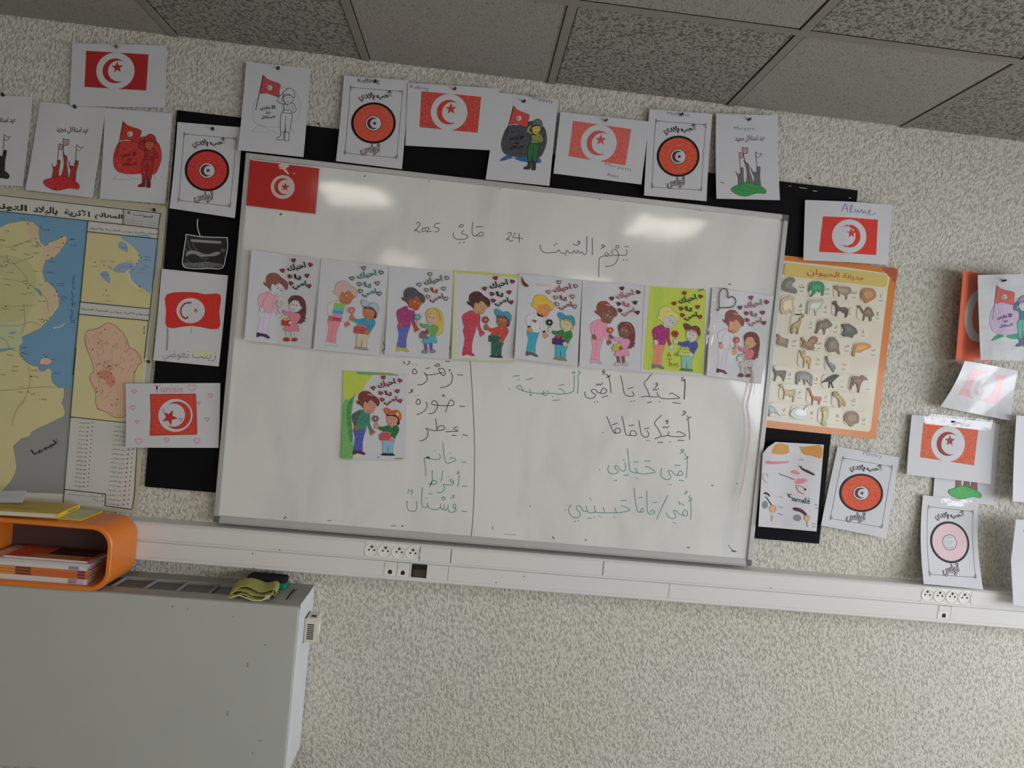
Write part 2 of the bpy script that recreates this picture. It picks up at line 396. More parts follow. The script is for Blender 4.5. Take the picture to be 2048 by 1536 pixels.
PAPER = (206, 206, 210)
def sheet(name, label, cat, px, art, y=-0.004, bulge=None, paper=PAPER, material='print', outline=None, group=None, n=24, pa=0.0, parent=None):
    """one sheet of paper standing where it hangs; px = its corners as seen, y = how far off the wall it hangs"""
    C4 = [W(u, v, y) for u, v in px]
    org = sum(C4) / 4
    def S(uv, e=0.0):
        uv = np.asarray(uv, float); u = uv[:, :1]; v = uv[:, 1:]
        P = (1 - v) * ((1 - u) * C4[0] + u * C4[1]) + v * ((1 - u) * C4[3] + u * C4[2])
        b = bulge(uv[:, 0], uv[:, 1]) if bulge else np.zeros(len(uv))
        P = P.copy(); P[:, 1] -= b + e
        return P - org
    V = []; Fs = []; Cc = []
    def put(P, F, c):
        k = len(V); V.extend(P.tolist()); Fs.extend([[i + k for i in f] for f in F]); Cc.extend([c] * len(P))
    if outline is None:
        g = np.array([(i / n, j / n) for j in range(n + 1) for i in range(n + 1)])
        fs = [(j * (n + 1) + i, j * (n + 1) + i + 1, (j + 1) * (n + 1) + i + 1, (j + 1) * (n + 1) + i) for j in range(n) for i in range(n)]
        put(S(g, 0), fs, (*rgb(paper), pa))
        edge = [(i / n, 0) for i in range(n)] + [(1, i / n) for i in range(n)] + [(1 - i / n, 1) for i in range(n)] + [(0, 1 - i / n) for i in range(n)]
    else:
        uv = [tuple(p) for p in outline]
        gr = [(i / n, j / n) for j in range(1, n) for i in range(1, n)]
        r = delaunay_2d_cdt([Vector(p) for p in uv + gr], [], [list(range(len(uv)))], 1, 1e-6)
        put(S(np.array([tuple(v) for v in r[0]]), 0), [list(f) for f in r[2]], (*rgb(paper), pa)); edge = uv
    # the sheet's thin edge
    e0 = S(np.array(edge), 0); e1 = S(np.array(edge), -0.0005); m = len(edge)
    put(np.vstack([e0, e1]), [(i, (i + 1) % m, m + (i + 1) % m, m + i) for i in range(m)], (*rgb(paper), 0))
    if art:
        sp = min(0.00005, 0.0035 / max(1, art.k))
        for P, F, c, k in art.items: put(S(P, 0.00015 + sp * k), F, c)
    me = bpy.data.meshes.new(name); me.from_pydata(V, [], Fs)
    ca = me.color_attributes.new('ink', 'FLOAT_COLOR', 'POINT'); ca.data.foreach_set('color', np.array(Cc, float).ravel())
    me.materials.append(MAT[material]); me.polygons.foreach_set('use_smooth', [True] * len(me.polygons)); me.update()
    o = link(name, me, parent, org)
    if cat: tag(o, label, cat, group)
    return o
def lift(a=0.008, side=0.0, fold=None, fa=0.006, wave=0.0, top=0.0, ph=0.0):
    def f(u, v):
        b = a * v * v + top * (1 - v) ** 3 + side * ((u - 0.5) * 2) ** 2 * 0.5
        if fold is not None: b = b + fa * (1 - np.minimum(1, np.abs(u - fold) / 0.5))
        if wave: b = b + wave * (0.5 + 0.5 * np.sin(6.3 * u + 2 * v + ph))
        return b
    return f

# ================================================================== setting
CEIL = 2.5353
GX, GY = -1.0342, -0.4927
m = MB(); m.box((-3.3, 0, 0), (3.6, 0.15, 2.75), 'wall'); tag(m.build('wall_front'), kind='structure')
m = MB(); m.box((-3.45, 0.15, 0), (-3.3, -6.6, 2.75), 'wallplain'); tag(m.build('wall_left'), kind='structure')
m = MB(); m.box((-3.3, -6.6, 0), (3.6, -6.75, 2.75), 'wallplain'); tag(m.build('wall_back'), kind='structure')
m = MB()   # right wall with two window openings
for a, b in [((3.6, 0.15, 0), (3.75, -6.75, 0.8)), ((3.6, 0.15, 2.1), (3.75, -6.75, 2.75)), ((3.6, 0.15, 0.8), (3.75, -0.7, 2.1)),
             ((3.6, -3.3, 0.8), (3.75, -3.8, 2.1)), ((3.6, -6.2, 0.8), (3.75, -6.75, 2.1))]: m.box(a, b, 'wallplain')
tag(m.build('wall_right'), kind='structure')
m = MB(); m.box((-3.45, 0.15, -0.1), (3.75, -6.75, 0), 'floor'); tag(m.build('floor'), kind='structure')
for k, (a, b) in enumerate(((-0.7, -3.3), (-3.8, -6.2))):
    wn = empty('window_%d' % (k + 1), (3.66, (a + b) / 2, 1.45), None, None); wn['kind'] = 'structure'
    m = MB()
    for q in ((a, a - 0.05), (b + 0.05, b), ((a + b) / 2 + 0.025, (a + b) / 2 - 0.025)): m.box((3.63, q[0], 0.8), (3.69, q[1], 2.1), 'glassfr')
    m.box((3.63, a, 0.8), (3.69, b, 0.85), 'glassfr'); m.box((3.63, a, 2.05), (3.69, b, 2.1), 'glassfr')
    m.build('window_frame', wn)
# suspended ceiling
ce = MB(); ce.box((-3.45, 0.15, CEIL + 0.05), (3.75, -6.75, CEIL + 0.12), 'wallplain'); ceiling = tag(ce.build('ceiling'), kind='structure')
xs = [GX + 0.6 * k for k in range(-4, 9)]; ys = [0.107 + 0 * 1] + [GY - 0.6 * k for k in range(0, 11)]
ys[0] = 0.0
tiles = {}
for i in range(len(xs) - 1):
    for j in range(len(ys) - 1):
        x0, x1 = max(xs[i], -3.3) + 0.011, min(xs[i + 1], 3.6) - 0.011; y0, y1 = ys[j] - (0.011 if j else 0), max(ys[j + 1], -6.6) + 0.011
        if x1 - x0 < 0.03 or y0 - y1 < 0.03: continue
        kind = 'coarse' if (i - 4 + j) % 2 == 0 else 'fine'
        key = (kind, round(x1 - x0, 3), round(y0 - y1, 3))
        if key not in tiles:
            m = MB(); a, b = (x1 - x0) / 2, (y0 - y1) / 2
            top = [(-a, -b, .012), (a, -b, .012), (a, b, .012), (-a, b, .012)]
            mid = [(-a, -b, .003), (a, -b, .003), (a, b, .003), (-a, b, .003)]
            bot = [(-a + .006, -b + .006, -.003), (a - .006, -b + .006, -.003), (a - .006, b - .006, -.003), (-a + .006, b - .006, -.003)]
            m.loft([top, mid, bot], kind)
            t = m.build('ceiling_tile', ceiling, origin=(0, 0, 0)); tiles[key] = t
        else:
            t = tiles[key].copy(); COL.objects.link(t)
        t.location = Vector(((x0 + x1) / 2, (y0 + y1) / 2, CEIL + 0.006)) - ceiling.location
for i, x in enumerate(xs):
    if x < -3.3: continue
    m = MB(); m.box((x - 0.012, 0, CEIL), (x + 0.012, -6.6, CEIL + 0.004), 'tbar'); m.box((x - .0015, 0, CEIL + .004), (x + .0015, -6.6, CEIL + .04), 'tbar'); m.build('tee_bar', ceiling)
for y in ys[1:]:
    if y < -6.6: continue
    for i in range(len(xs) - 1):
        a, b = max(xs[i] + 0.012, -3.3), xs[i + 1] - 0.012
        m = MB(); m.box((a, y - 0.012, CEIL), (b, y + 0.012, CEIL + 0.0035), 'tbar'); m.build('cross_bar', ceiling)
# luminaires (their reflections show in the whiteboard)
places = ('above the left of the whiteboard', 'above the right of the whiteboard', 'at the left of the rear row', 'at the right of the rear row')
for k, (x, y) in enumerate(((-0.76, -1.80), (1.03, -1.74), (-0.76, -4.2), (1.03, -4.2))):
    lt = empty('ceiling_light', (x, y, CEIL), 'square white ceiling light ' + places[k], 'ceiling light', 'ceiling lights')
    m = MB(); m.box((x - .22, y - .24, CEIL - .001), (x + .22, y + .24, CEIL - .03), 'lampbody', 0.004); m.build('housing', lt)
    m = MB(); m.box((x - .19, y - .21, CEIL - .0305), (x + .19, y + .21, CEIL - .036), 'diffuser'); m.build('diffuser', lt)

# ------------------------------------------------------------------ blackboard and whiteboard
BX0, BX1, BZ0, BZ1 = -1.0031, 1.2263, 1.1098, 2.3068
m = MB(); m.box((BX0, -0.0005, BZ0), (BX1, -0.012, BZ1), 'black', 0.002)
bb = tag(m.build('blackboard'), 'large black board fixed to the wall behind the whiteboard', 'blackboard')
m = MB()
for q in ((1606, 376, 18), (1630, 382, 10), (1580, 372, 5), (1700, 396, 6)):
    c = W(q[0], q[1], -0.0122); m.box(c - [q[2] * .0007, 0, .0012], c + [q[2] * .0007, .0002, .0012], 'smudge'); m.build('scuff_mark', bb); m = MB()
WX0, WX1, WZ0, WZ1 = -0.772, 0.9885, 1.0209, 2.1928
wb = empty('whiteboard', ((WX0 + WX1) / 2, -0.012, WZ0), 'wide whiteboard with grey metal frame, handwritten in black and green', 'whiteboard')
YB = -0.030
m = MB(); m.box((WX0 + .012, -0.0125, WZ0 + .014), (WX1 - .012, YB, WZ1 - .014), 'board'); m.build('writing_surface', wb)
fw = 0.017
m = MB(); m.box((WX0, -0.0125, WZ0 + .02), (WX0 + fw, -0.036, WZ1 - .02), 'alu_edge', .002); m.build('frame_side', wb)
m = MB(); m.box((WX1 - fw, -0.0125, WZ0 + .02), (WX1, -0.036, WZ1 - .02), 'alu_edge', .002); m.build('frame_side', wb)
m = MB(); m.box((WX0 + .02, -0.0125, WZ1 - fw), (WX1 - .02, -0.036, WZ1), 'alu', .002); m.build('frame_top', wb)
m = MB()
pr = [(-.0125, WZ0), (-.044, WZ0 + .001), (-.040, WZ0 + .006), (-.034, WZ0 + .022), (-.0125, WZ0 + .022)]
m.loft([[(WX0 + .02, y, z) for y, z in pr], [(WX1 - .02, y, z) for y, z in pr]], 'alu_edge'); m.build('frame_bottom', wb)
for cx, cz in ((WX0, WZ1), (WX1, WZ1), (WX0, WZ0), (WX1, WZ0)):
    sx = 1 if cx == WX0 else -1; sz = 1 if cz == WZ0 else -1
    m = MB(); m.box((cx, -.0125, cz), (cx + sx * .021, -.0375, cz + sz * .021), 'corner' if (cx, cz) != (WX0, WZ1) else 'alu_edge', .003); m.build('corner_cap', wb)
for u in (857, 1000, 1200, 1400):
    c = W(u, 362 + (u - 857) * 0.108, -.0362); m = MB(); m.tube([c, c + [0, -.001, 0]], .002, 'corner', 8); m.build('frame_screw', wb)

def strokes(name, lists, wpx, matname, label, y=YB - 0.0003, parent=None):
    m = MB()
    for (ox, oy, sc, L) in lists:
        for st in L:
            if len(st) == 2 and not isinstance(st[0], tuple): st = [(st[0] - 3, st[1]), (st[0] + 3, st[1] + 1)]; wd = 9 / sc
            elif isinstance(st[-1], (int, float)): wd = wpx * st[-1]; st = st[:-1]
            else: wd = wpx
            P = smooth_line([(a / sc + ox, b / sc + oy) for a, b in st], False, 5)
            T = np.gradient(P, axis=0) if len(P) > 2 else np.repeat(P[1:] - P[:1], 2, 0)
            L_ = np.linalg.norm(T, axis=1, keepdims=True); L_[L_ == 0] = 1; N = np.c_[-T[:, 1], T[:, 0]] / L_ * wd / 2
            P = np.vstack([P[:1] - T[:1] / L_[:1] * wd * .3, P, P[-1:] + T[-1:] / L_[-1:] * wd * .3]); N = np.vstack([N[:1] * .5, N, N[-1:] * .4])
            vs = []
            for p, n_ in zip(P, N): vs.append(W(*(p + n_), y)); vs.append(W(*(p - n_), y))
            m.add(vs, [(2 * i, 2 * i + 1, 2 * i + 3, 2 * i + 2) for i in range(len(P) - 1)], matname)
    o = m.build(name, parent if parent is not None else wb); o['kind'] = 'stuff'
    if label: o['label'] = label
    return o
D1 = (800, 420, 4.096, [[(135,118),(142,100),(158,102),(163,118),(150,140),(122,172),(128,160),(150,178),(172,182)], [(190,148),(180,162),(188,176),(205,172),(208,156),(196,146),(188,150)],
 [(212,150),(225,140),(237,148),(232,162),(216,180),(235,176),(262,176)], [(328,108),(290,115),(280,140),(300,145),(318,152),(318,168),(300,180),(282,176)],
 [(480,138),(495,122),(512,120),(518,132),(505,140),(485,142)], [(525,168),(508,180),(510,195),(535,200),(555,215),(545,232),(500,242),(455,235),(437,210),(440,185)], (490,270), (522,263),
 [(597,98),(593,130),(590,170),(595,200),(615,215),(640,200),(662,182),(682,190),(680,208),(655,215),(625,208)], [(620,138),(680,135)],
 [(880,200),(895,185),(912,190),(905,210),(870,245),(885,235),(905,255),(925,250)], [(945,185),(930,215),(928,228),(965,228),(1008,235)], [(975,190),(978,265)],
 [(1575,225),(1577,300),(1575,370)], [(1532,215),(1530,290),(1528,345),(1510,368),(1488,340),(1480,355),(1465,350),(1455,330),(1448,352),(1432,348),(1425,330),(1415,350),(1390,352),(1365,330),(1358,355),(1320,350),(1300,325),(1288,342),(1250,348),(1190,350),(1155,325),(1150,285)],
 [(1420,278),(1435,288),(1460,285),(1475,262),(1460,255),(1455,268),(1475,272)], (1265,288), (1280,275), (1358,368),
 [(1850,325),(1862,350),(1845,372),(1800,370),(1770,372),(1745,368),(1735,340),(1760,322),(1785,345),(1788,385),(1765,435),(1730,458),(1680,462)], [(1768,300),(1780,290),(1794,300),(1785,312),(1770,308),(1768,298)],
 [(1838,300),(1875,300)], (1832,410), (1858,408), [(1738,372),(1715,375),(1702,355),(1685,350),(1680,368),(1705,378),(1660,378),(1635,395),(1630,440),(1628,550)],
 [(1680,300),(1668,285),(1652,290),(1662,302),(1675,300),(1645,318)]])
E1 = (1000, 730, 4.6548, [[(1720,135),(1722,200),(1714,318),1.5], [(1712,115),(1692,120),(1695,135),(1718,138)], [(1690,150),(1722,135)],
 [(1578,272),(1600,262),(1625,275),(1672,305),(1640,312),(1560,315),(1500,308),(1475,285),(1462,255)], [(1475,290),(1455,298),(1400,295),(1350,292),(1315,300)], [(1412,82),(1375,130),(1342,172),(1370,230),(1395,292)],
 [(1425,222),(1432,235),(1445,222),(1455,235),(1478,218)], [(1448,180),(1458,165),(1470,180),(1455,186),(1465,192),(1440,210)], [(1372,352),(1412,342)], [(1605,350),(1678,358)], (1485,340),
 [(1228,245),(1248,275),(1235,292),(1200,290),(1170,280),(1150,240),(1140,170),(1122,100)], [(1188,222),(1238,208)], (1222,338), (1248,335),
 [(1012,100),(1025,170),(1035,262)], [(985,85),(1000,95),(1010,110),(1028,95)], [(990,118),(1018,105)], [(952,62),(965,50),(975,62),(958,68),(972,76),(955,90)],
 [(955,215),(985,225),(992,250),(965,265),(935,262),(955,218)], [(935,262),(910,255),(895,235),(870,225),(850,240),(865,262),(890,275),(880,300),(845,312),(805,300),(790,275),(792,250)],
 [(895,175),(905,190),(920,175),(935,188),(955,165)], [(948,302),(1005,285)], (882,346), (908,343),
 (960,630), [(995,478),(1015,530),(1045,600),(1065,632),(1090,635),(1120,625),(1115,595),(1085,590),(1068,615),(1080,635)], [(1045,558),(1095,540)],
 [(1135,475),(1150,540),(1165,620),(1180,650),(1220,655),(1265,655),(1265,625),(1230,610),(1210,640),(1222,655)], [(1200,565),(1248,560)],
 [(1295,515),(1305,590),(1320,650),(1345,670),(1375,668),(1385,640),(1368,610)], [(1345,595),(1390,585)], (1368,705), (1392,705),
 [(1502,468),(1440,538),(1470,590),(1500,655),(1485,670),(1440,688)], [(1500,665),(1560,655),(1572,620)], [(1560,655),(1610,665),(1680,668),(1728,655),(1690,630),(1660,620),(1645,628)],
 [(1515,575),(1525,585),(1540,575),(1552,585),(1572,570)], [(1540,528),(1552,515),(1568,522),(1552,530),(1562,540),(1545,548)], [(1468,722),(1515,720)], [(1655,702),(1712,702)], (1583,717),
 [(1752,510),(1760,590),(1765,695)], [(1745,470),(1752,490),(1782,485)], [(1735,512),(1765,490)], [(1702,438),(1715,428),(1728,442),(1710,448),(1722,456),(1690,470)], (280,1313)])
E2 = (1000, 730, 4.6548, [[(725,95),(728,180),(722,265)], [(692,95),(690,200),(680,245),(640,262),(600,268),(560,272),(510,268),(480,262),(450,268),(415,262),(370,265),(330,262),(290,258),(250,250),(205,235),(155,210),(165,195),(190,190),(205,215),(215,245)],
 [(728,65),(742,60),(748,72),(735,80),(728,95)], [(668,70),(680,60),(700,70),(690,80),(672,76)], [(548,225),(575,225),(605,262)], [(450,268),(440,235)], [(415,262),(400,240)], [(290,258),(275,222)],
 [(120,105),(185,98)], [(240,140),(305,122)], [(550,190),(600,182)], [(488,330),(558,325)], [(280,278),(292,279),2.2], [(394,272),(404,273),2], [(420,280),(430,281),2], (490,295), (160,140), (180,132), (90,222),
 (925,975), [(1350,945),(1380,950),(1448,995),(1400,1008),(1330,1015),(1280,1005),(1240,1000),(1210,980),(1200,900),(1185,775)], [(1280,1005),(1262,960)],
 [(1165,905),(1170,960),(1155,990),(1120,975),(1095,940),(1070,945),(1080,970),(1100,985),(1085,1008),(1045,1015),(1010,995),(1005,960),(1015,935)], [(1345,895),(1402,893)], [(1245,903),(1285,902)], [(1150,1030),(1198,1020)],
 (1145,882), (1160,885), (1062,1075), (1082,1073), (1265,1048), (1285,1058),
 [(1745,860),(1742,960),(1735,1055)], [(1722,820),(1728,845),(1752,855)], [(1715,880),(1752,855)], [(1682,798),(1698,785),(1710,798),(1692,804),(1704,812),(1675,822)],
 [(1680,985),(1700,1000),(1698,1020),(1660,1028),(1660,1005),(1680,985)], [(1660,1028),(1630,1022),(1600,990),(1570,980),(1575,1010),(1590,1045),(1565,1068),(1520,1055),(1498,1020),(1505,960)], [(1625,930),(1640,942),(1655,930),(1680,938)], [(1665,1072),(1712,1078)], (1568,1110), (1592,1112),
 (608,1352), [(1130,1310),(1160,1320),(1208,1350),(1140,1370),(1085,1375),(1020,1375),(930,1375),(888,1370),(840,1378),(815,1365),(780,1360),(750,1320),(720,1310),(715,1340),(745,1375),(745,1405),(715,1425),(665,1405),(640,1365),(645,1325),(665,1300)],
 [(1085,1375),(1068,1330)], [(975,1370),(962,1325)], [(888,1370),(880,1310)], [(815,1365),(800,1315)], [(1122,1262),(1178,1258)], (838,1240), (850,1255), (875,1412), (925,1405), (945,1418), (1065,1415), [(808,1430),(850,1425)], (702,1455), (728,1450),
 [(1248,1145),(1258,1240),(1272,1330),(1285,1365),(1310,1370),(1335,1365),(1330,1335),(1310,1345),(1312,1370)], [(1365,1170),(1368,1260),(1370,1350),(1390,1385),(1430,1385),(1440,1365),(1415,1350),(1400,1370)], [(1290,1235),(1328,1230)], [(1420,1282),(1460,1278)],
 [(1562,1215),(1510,1320),(1458,1440)], [(1775,1260),(1780,1360),(1775,1440)], [(1770,1215),(1760,1235),(1790,1245)], [(1750,1270),(1790,1250)], [(1728,1170),(1740,1180),(1730,1188),(1738,1194),(1715,1200)],
 [(1745,1400),(1742,1365),(1718,1348),(1702,1375),(1715,1402),(1745,1405)], [(1715,1402),(1665,1385),(1640,1355),(1615,1360),(1630,1390),(1635,1415),(1605,1430),(1565,1410),(1550,1375)], [(1665,1270),(1672,1295),(1690,1290),(1718,1310)], (1612,1465), (1630,1470)])
G1 = (660, 700, 6.4, [[(1630,318),(1700,320)], [(1478,145),(1535,148)], [(1550,285),(1568,350),(1545,430),(1480,470),(1410,482)], [(1525,258),(1538,259),2], [(1395,238),(1450,240),(1475,300),(1462,325),(1430,315),(1395,260),(1390,235)],
 [(1205,290),(1240,318),(1320,315),(1400,295),(1445,290)], [(1210,295),(1245,350),(1235,400),(1180,440),(1120,445)], [(1345,195),(1370,178),(1405,190),(1385,210),(1350,208),(1345,193)], [(1225,240),(1278,225)],
 [(1075,240),(1052,280),(1075,305),(1110,295),(1100,255),(1075,240)], (1060,185), (1100,188), [(1000,145),(1020,150),(1018,170),(985,190)], [(940,150),(955,165),(945,185)],
 [(1660,720),(1725,722)], [(1480,800),(1510,700),(1545,640),(1580,660),(1580,705),(1500,712),(1400,710),(1320,700),(1300,680),(1325,650),(1360,660),(1380,710),(1350,780),(1310,812),(1268,815)], [(1225,665),(1245,700),(1225,760),(1170,805),(1110,825)],
 [(1125,625),(1100,670),(1120,695),(1155,685),(1150,645),(1125,625)], (1092,588), (1128,580), [(1442,580),(1455,572),(1465,585),(1450,595),(1442,582)], [(1032,515),(1050,505),(1058,520),(1038,525),(1052,535),(1010,550)],
 [(1700,1085),(1762,1095)], [(1635,985),(1600,990),(1585,1010),(1640,1035),(1560,1042),(1480,1045)], [(1370,1020),(1400,975),(1450,970),(1465,1010),(1400,1030),(1300,1028),(1230,1000),(1255,1050),(1240,1120),(1190,1155),(1150,1162)], [(1352,880),(1365,970),(1368,1015)], [(1560,1092),(1620,1095)]])
G2 = (660, 700, 6.4, [[(1530,1400),(1560,1375),(1612,1408),(1560,1435),(1510,1450),(1475,1420),(1458,1330),(1445,1185)], (1540,1320), [(1395,1330),(1412,1360),(1400,1395),(1340,1400),(1280,1390),(1250,1372),(1240,1382),(1212,1385),(1210,1420),(1225,1530),(1225,1610)], [(1240,1376),(1270,1378),3.2], (1332,1292), (1352,1295), [(1685,1432),(1748,1440)]])
G3 = (680, 900, 6.4, [[(1528,315),(1520,400),(1508,468)], [(1522,262),(1502,285),(1530,292)], [(1495,308),(1528,295)], [(1455,405),(1425,375),(1405,395),(1430,415),(1455,405),(1450,435),(1425,450),(1370,445),(1320,440),(1340,480),(1325,520),(1290,545),(1240,542)], [(1315,268),(1305,340),(1295,408)],
 [(1150,478),(1165,420),(1190,390),(1235,400),(1235,430),(1190,438),(1140,430)], [(1182,262),(1180,330),(1182,400),(1160,450)], (1385,340), (1410,345), [(1562,465),(1630,463)], [(1130,562),(1182,562)],
 [(862,655),(855,710),(875,765),(920,785),(965,775),(982,730),(978,655)], (935,605), [(870,505),(885,515),(865,550)], [(905,520),(930,515),(915,535),(928,545),(905,572)],
 [(1055,480),(1048,580),(1045,680),(1065,730),(1095,738),(1118,715),(1122,680)], [(1118,715),(1150,745),(1200,765),(1260,755),(1285,735),(1310,765),(1330,745),(1350,775),(1380,755),(1400,790),(1450,795),(1490,765),(1460,745),(1445,710),(1470,690),(1485,720),(1470,755)], [(1285,735),(1292,690)], [(1330,745),(1335,700)], [(1380,755),(1385,700)],
 [(1300,610),(1330,600),(1345,625),(1320,640),(1305,615)], (1102,615), (1128,612), [(1440,575),(1462,585),(1448,595),(1458,605),(1415,615)], (1438,648), [(1555,782),(1628,790)]])
Z0 = (0, 0, 1, [[(940.5,722),(943,760),(946,809),(949,887),(949,940),(948,990),(945.6,1040),(942.5,1072)]])
strokes('handwritten_date', [D1], 1.35, 'ink_black', 'date handwritten in grey marker along the top')
strokes('handwritten_sentences', [E1, G1], 1.65, 'ink_black', 'words and sentences handwritten in black marker')
strokes('handwritten_lines', [E2, G2, G3], 1.5, 'ink_green', 'words and sentences handwritten in green marker')
strokes('dividing_line', [Z0], 1.3, 'ink_black', 'thin vertical marker line dividing the writing')
MK = (0, 0, 1, [[(783,1051.8),(792,1051.4)], [(803.5,1051.8),(806,1052),2.2], [(655,1041),(663,1041.3)], [(568,1037),(572,1034),2], [(1457,1090),(1463,1098),(1467,1102)], [(1464,1102),(1472,1103),2.2], [(1105,1074),(1108,1077),2], [(1171,1079),(1172,1081),2], [(1375,1095),(1378,1096),2],
  [(1008,1068),(1032,1070),.6], [(985,1052),(986,1060)], [(458,432.5),(462,433)], [(560,430),(563,427),2.4], [(1458,568),(1461,568.5),2], [(1423,970.5),(1426,971),1.8], [(728,353),(731,351),1.6], [(795,700),(800,702),2], [(766,684),(770,695),(764,703),1], [(899,692),(900,700),1.4], [(1473,967),(1473.6,968),1.6]])
strokes('stray_marks', [MK], 1.4, 'corner', 'small dark dots and dashes near the edges')

# red flag sheet with tape residue on the board's top left
def flag_parts(A, c, r, col, side=1, srot=-0.35, sc=0.48, th=0.3, coff=(0, 0), soff=(0.1, -0.18), white=PAPER, rc=0.66, crot=0.0, disc=True):
    if disc: A.disc(c, (r, r * 0.97), white, 0, 36)
    A.crescent((c[0] + coff[0] * r, c[1] + coff[1] * r), r * rc, col, side, th, crot)
    A.star((c[0] + soff[0] * r, c[1] + soff[1] * r), r * sc * 0.66, col, srot)
RED = (182, 40, 34)
cc = [(683, 205), (1630, 320), (1578, 942), (635, 828)]
A = Art(cc); A.poly(cc, RED, False, 0.0)
A.disc((1130, 575), 163, (206, 186, 180), 0, 36); A.crescent((1130, 572), 118, RED, 1, 0.28, 0.06); A.star((1163, 575), 62, RED, -0.25)
for p in ([(1070, 275), (1140, 250), (1215, 280), (1190, 305), (1090, 300)], [(1080, 310), (1190, 310), (1150, 330), (1090, 325)], [(1130, 330), (1170, 335), (1215, 390), (1195, 400), (1150, 355)], [(1270, 385), (1295, 380), (1290, 400)]): A.poly(p, (226, 190, 172), True, 0.6)
sheet('flag_sheet', 'printed red flag sheet with white disc on the whiteboard\'s top left corner', 'flag', [(500, 320), (638.8, 337), (631, 428), (493, 411)], A, -0.0372, lift(0.001), material='gloss')

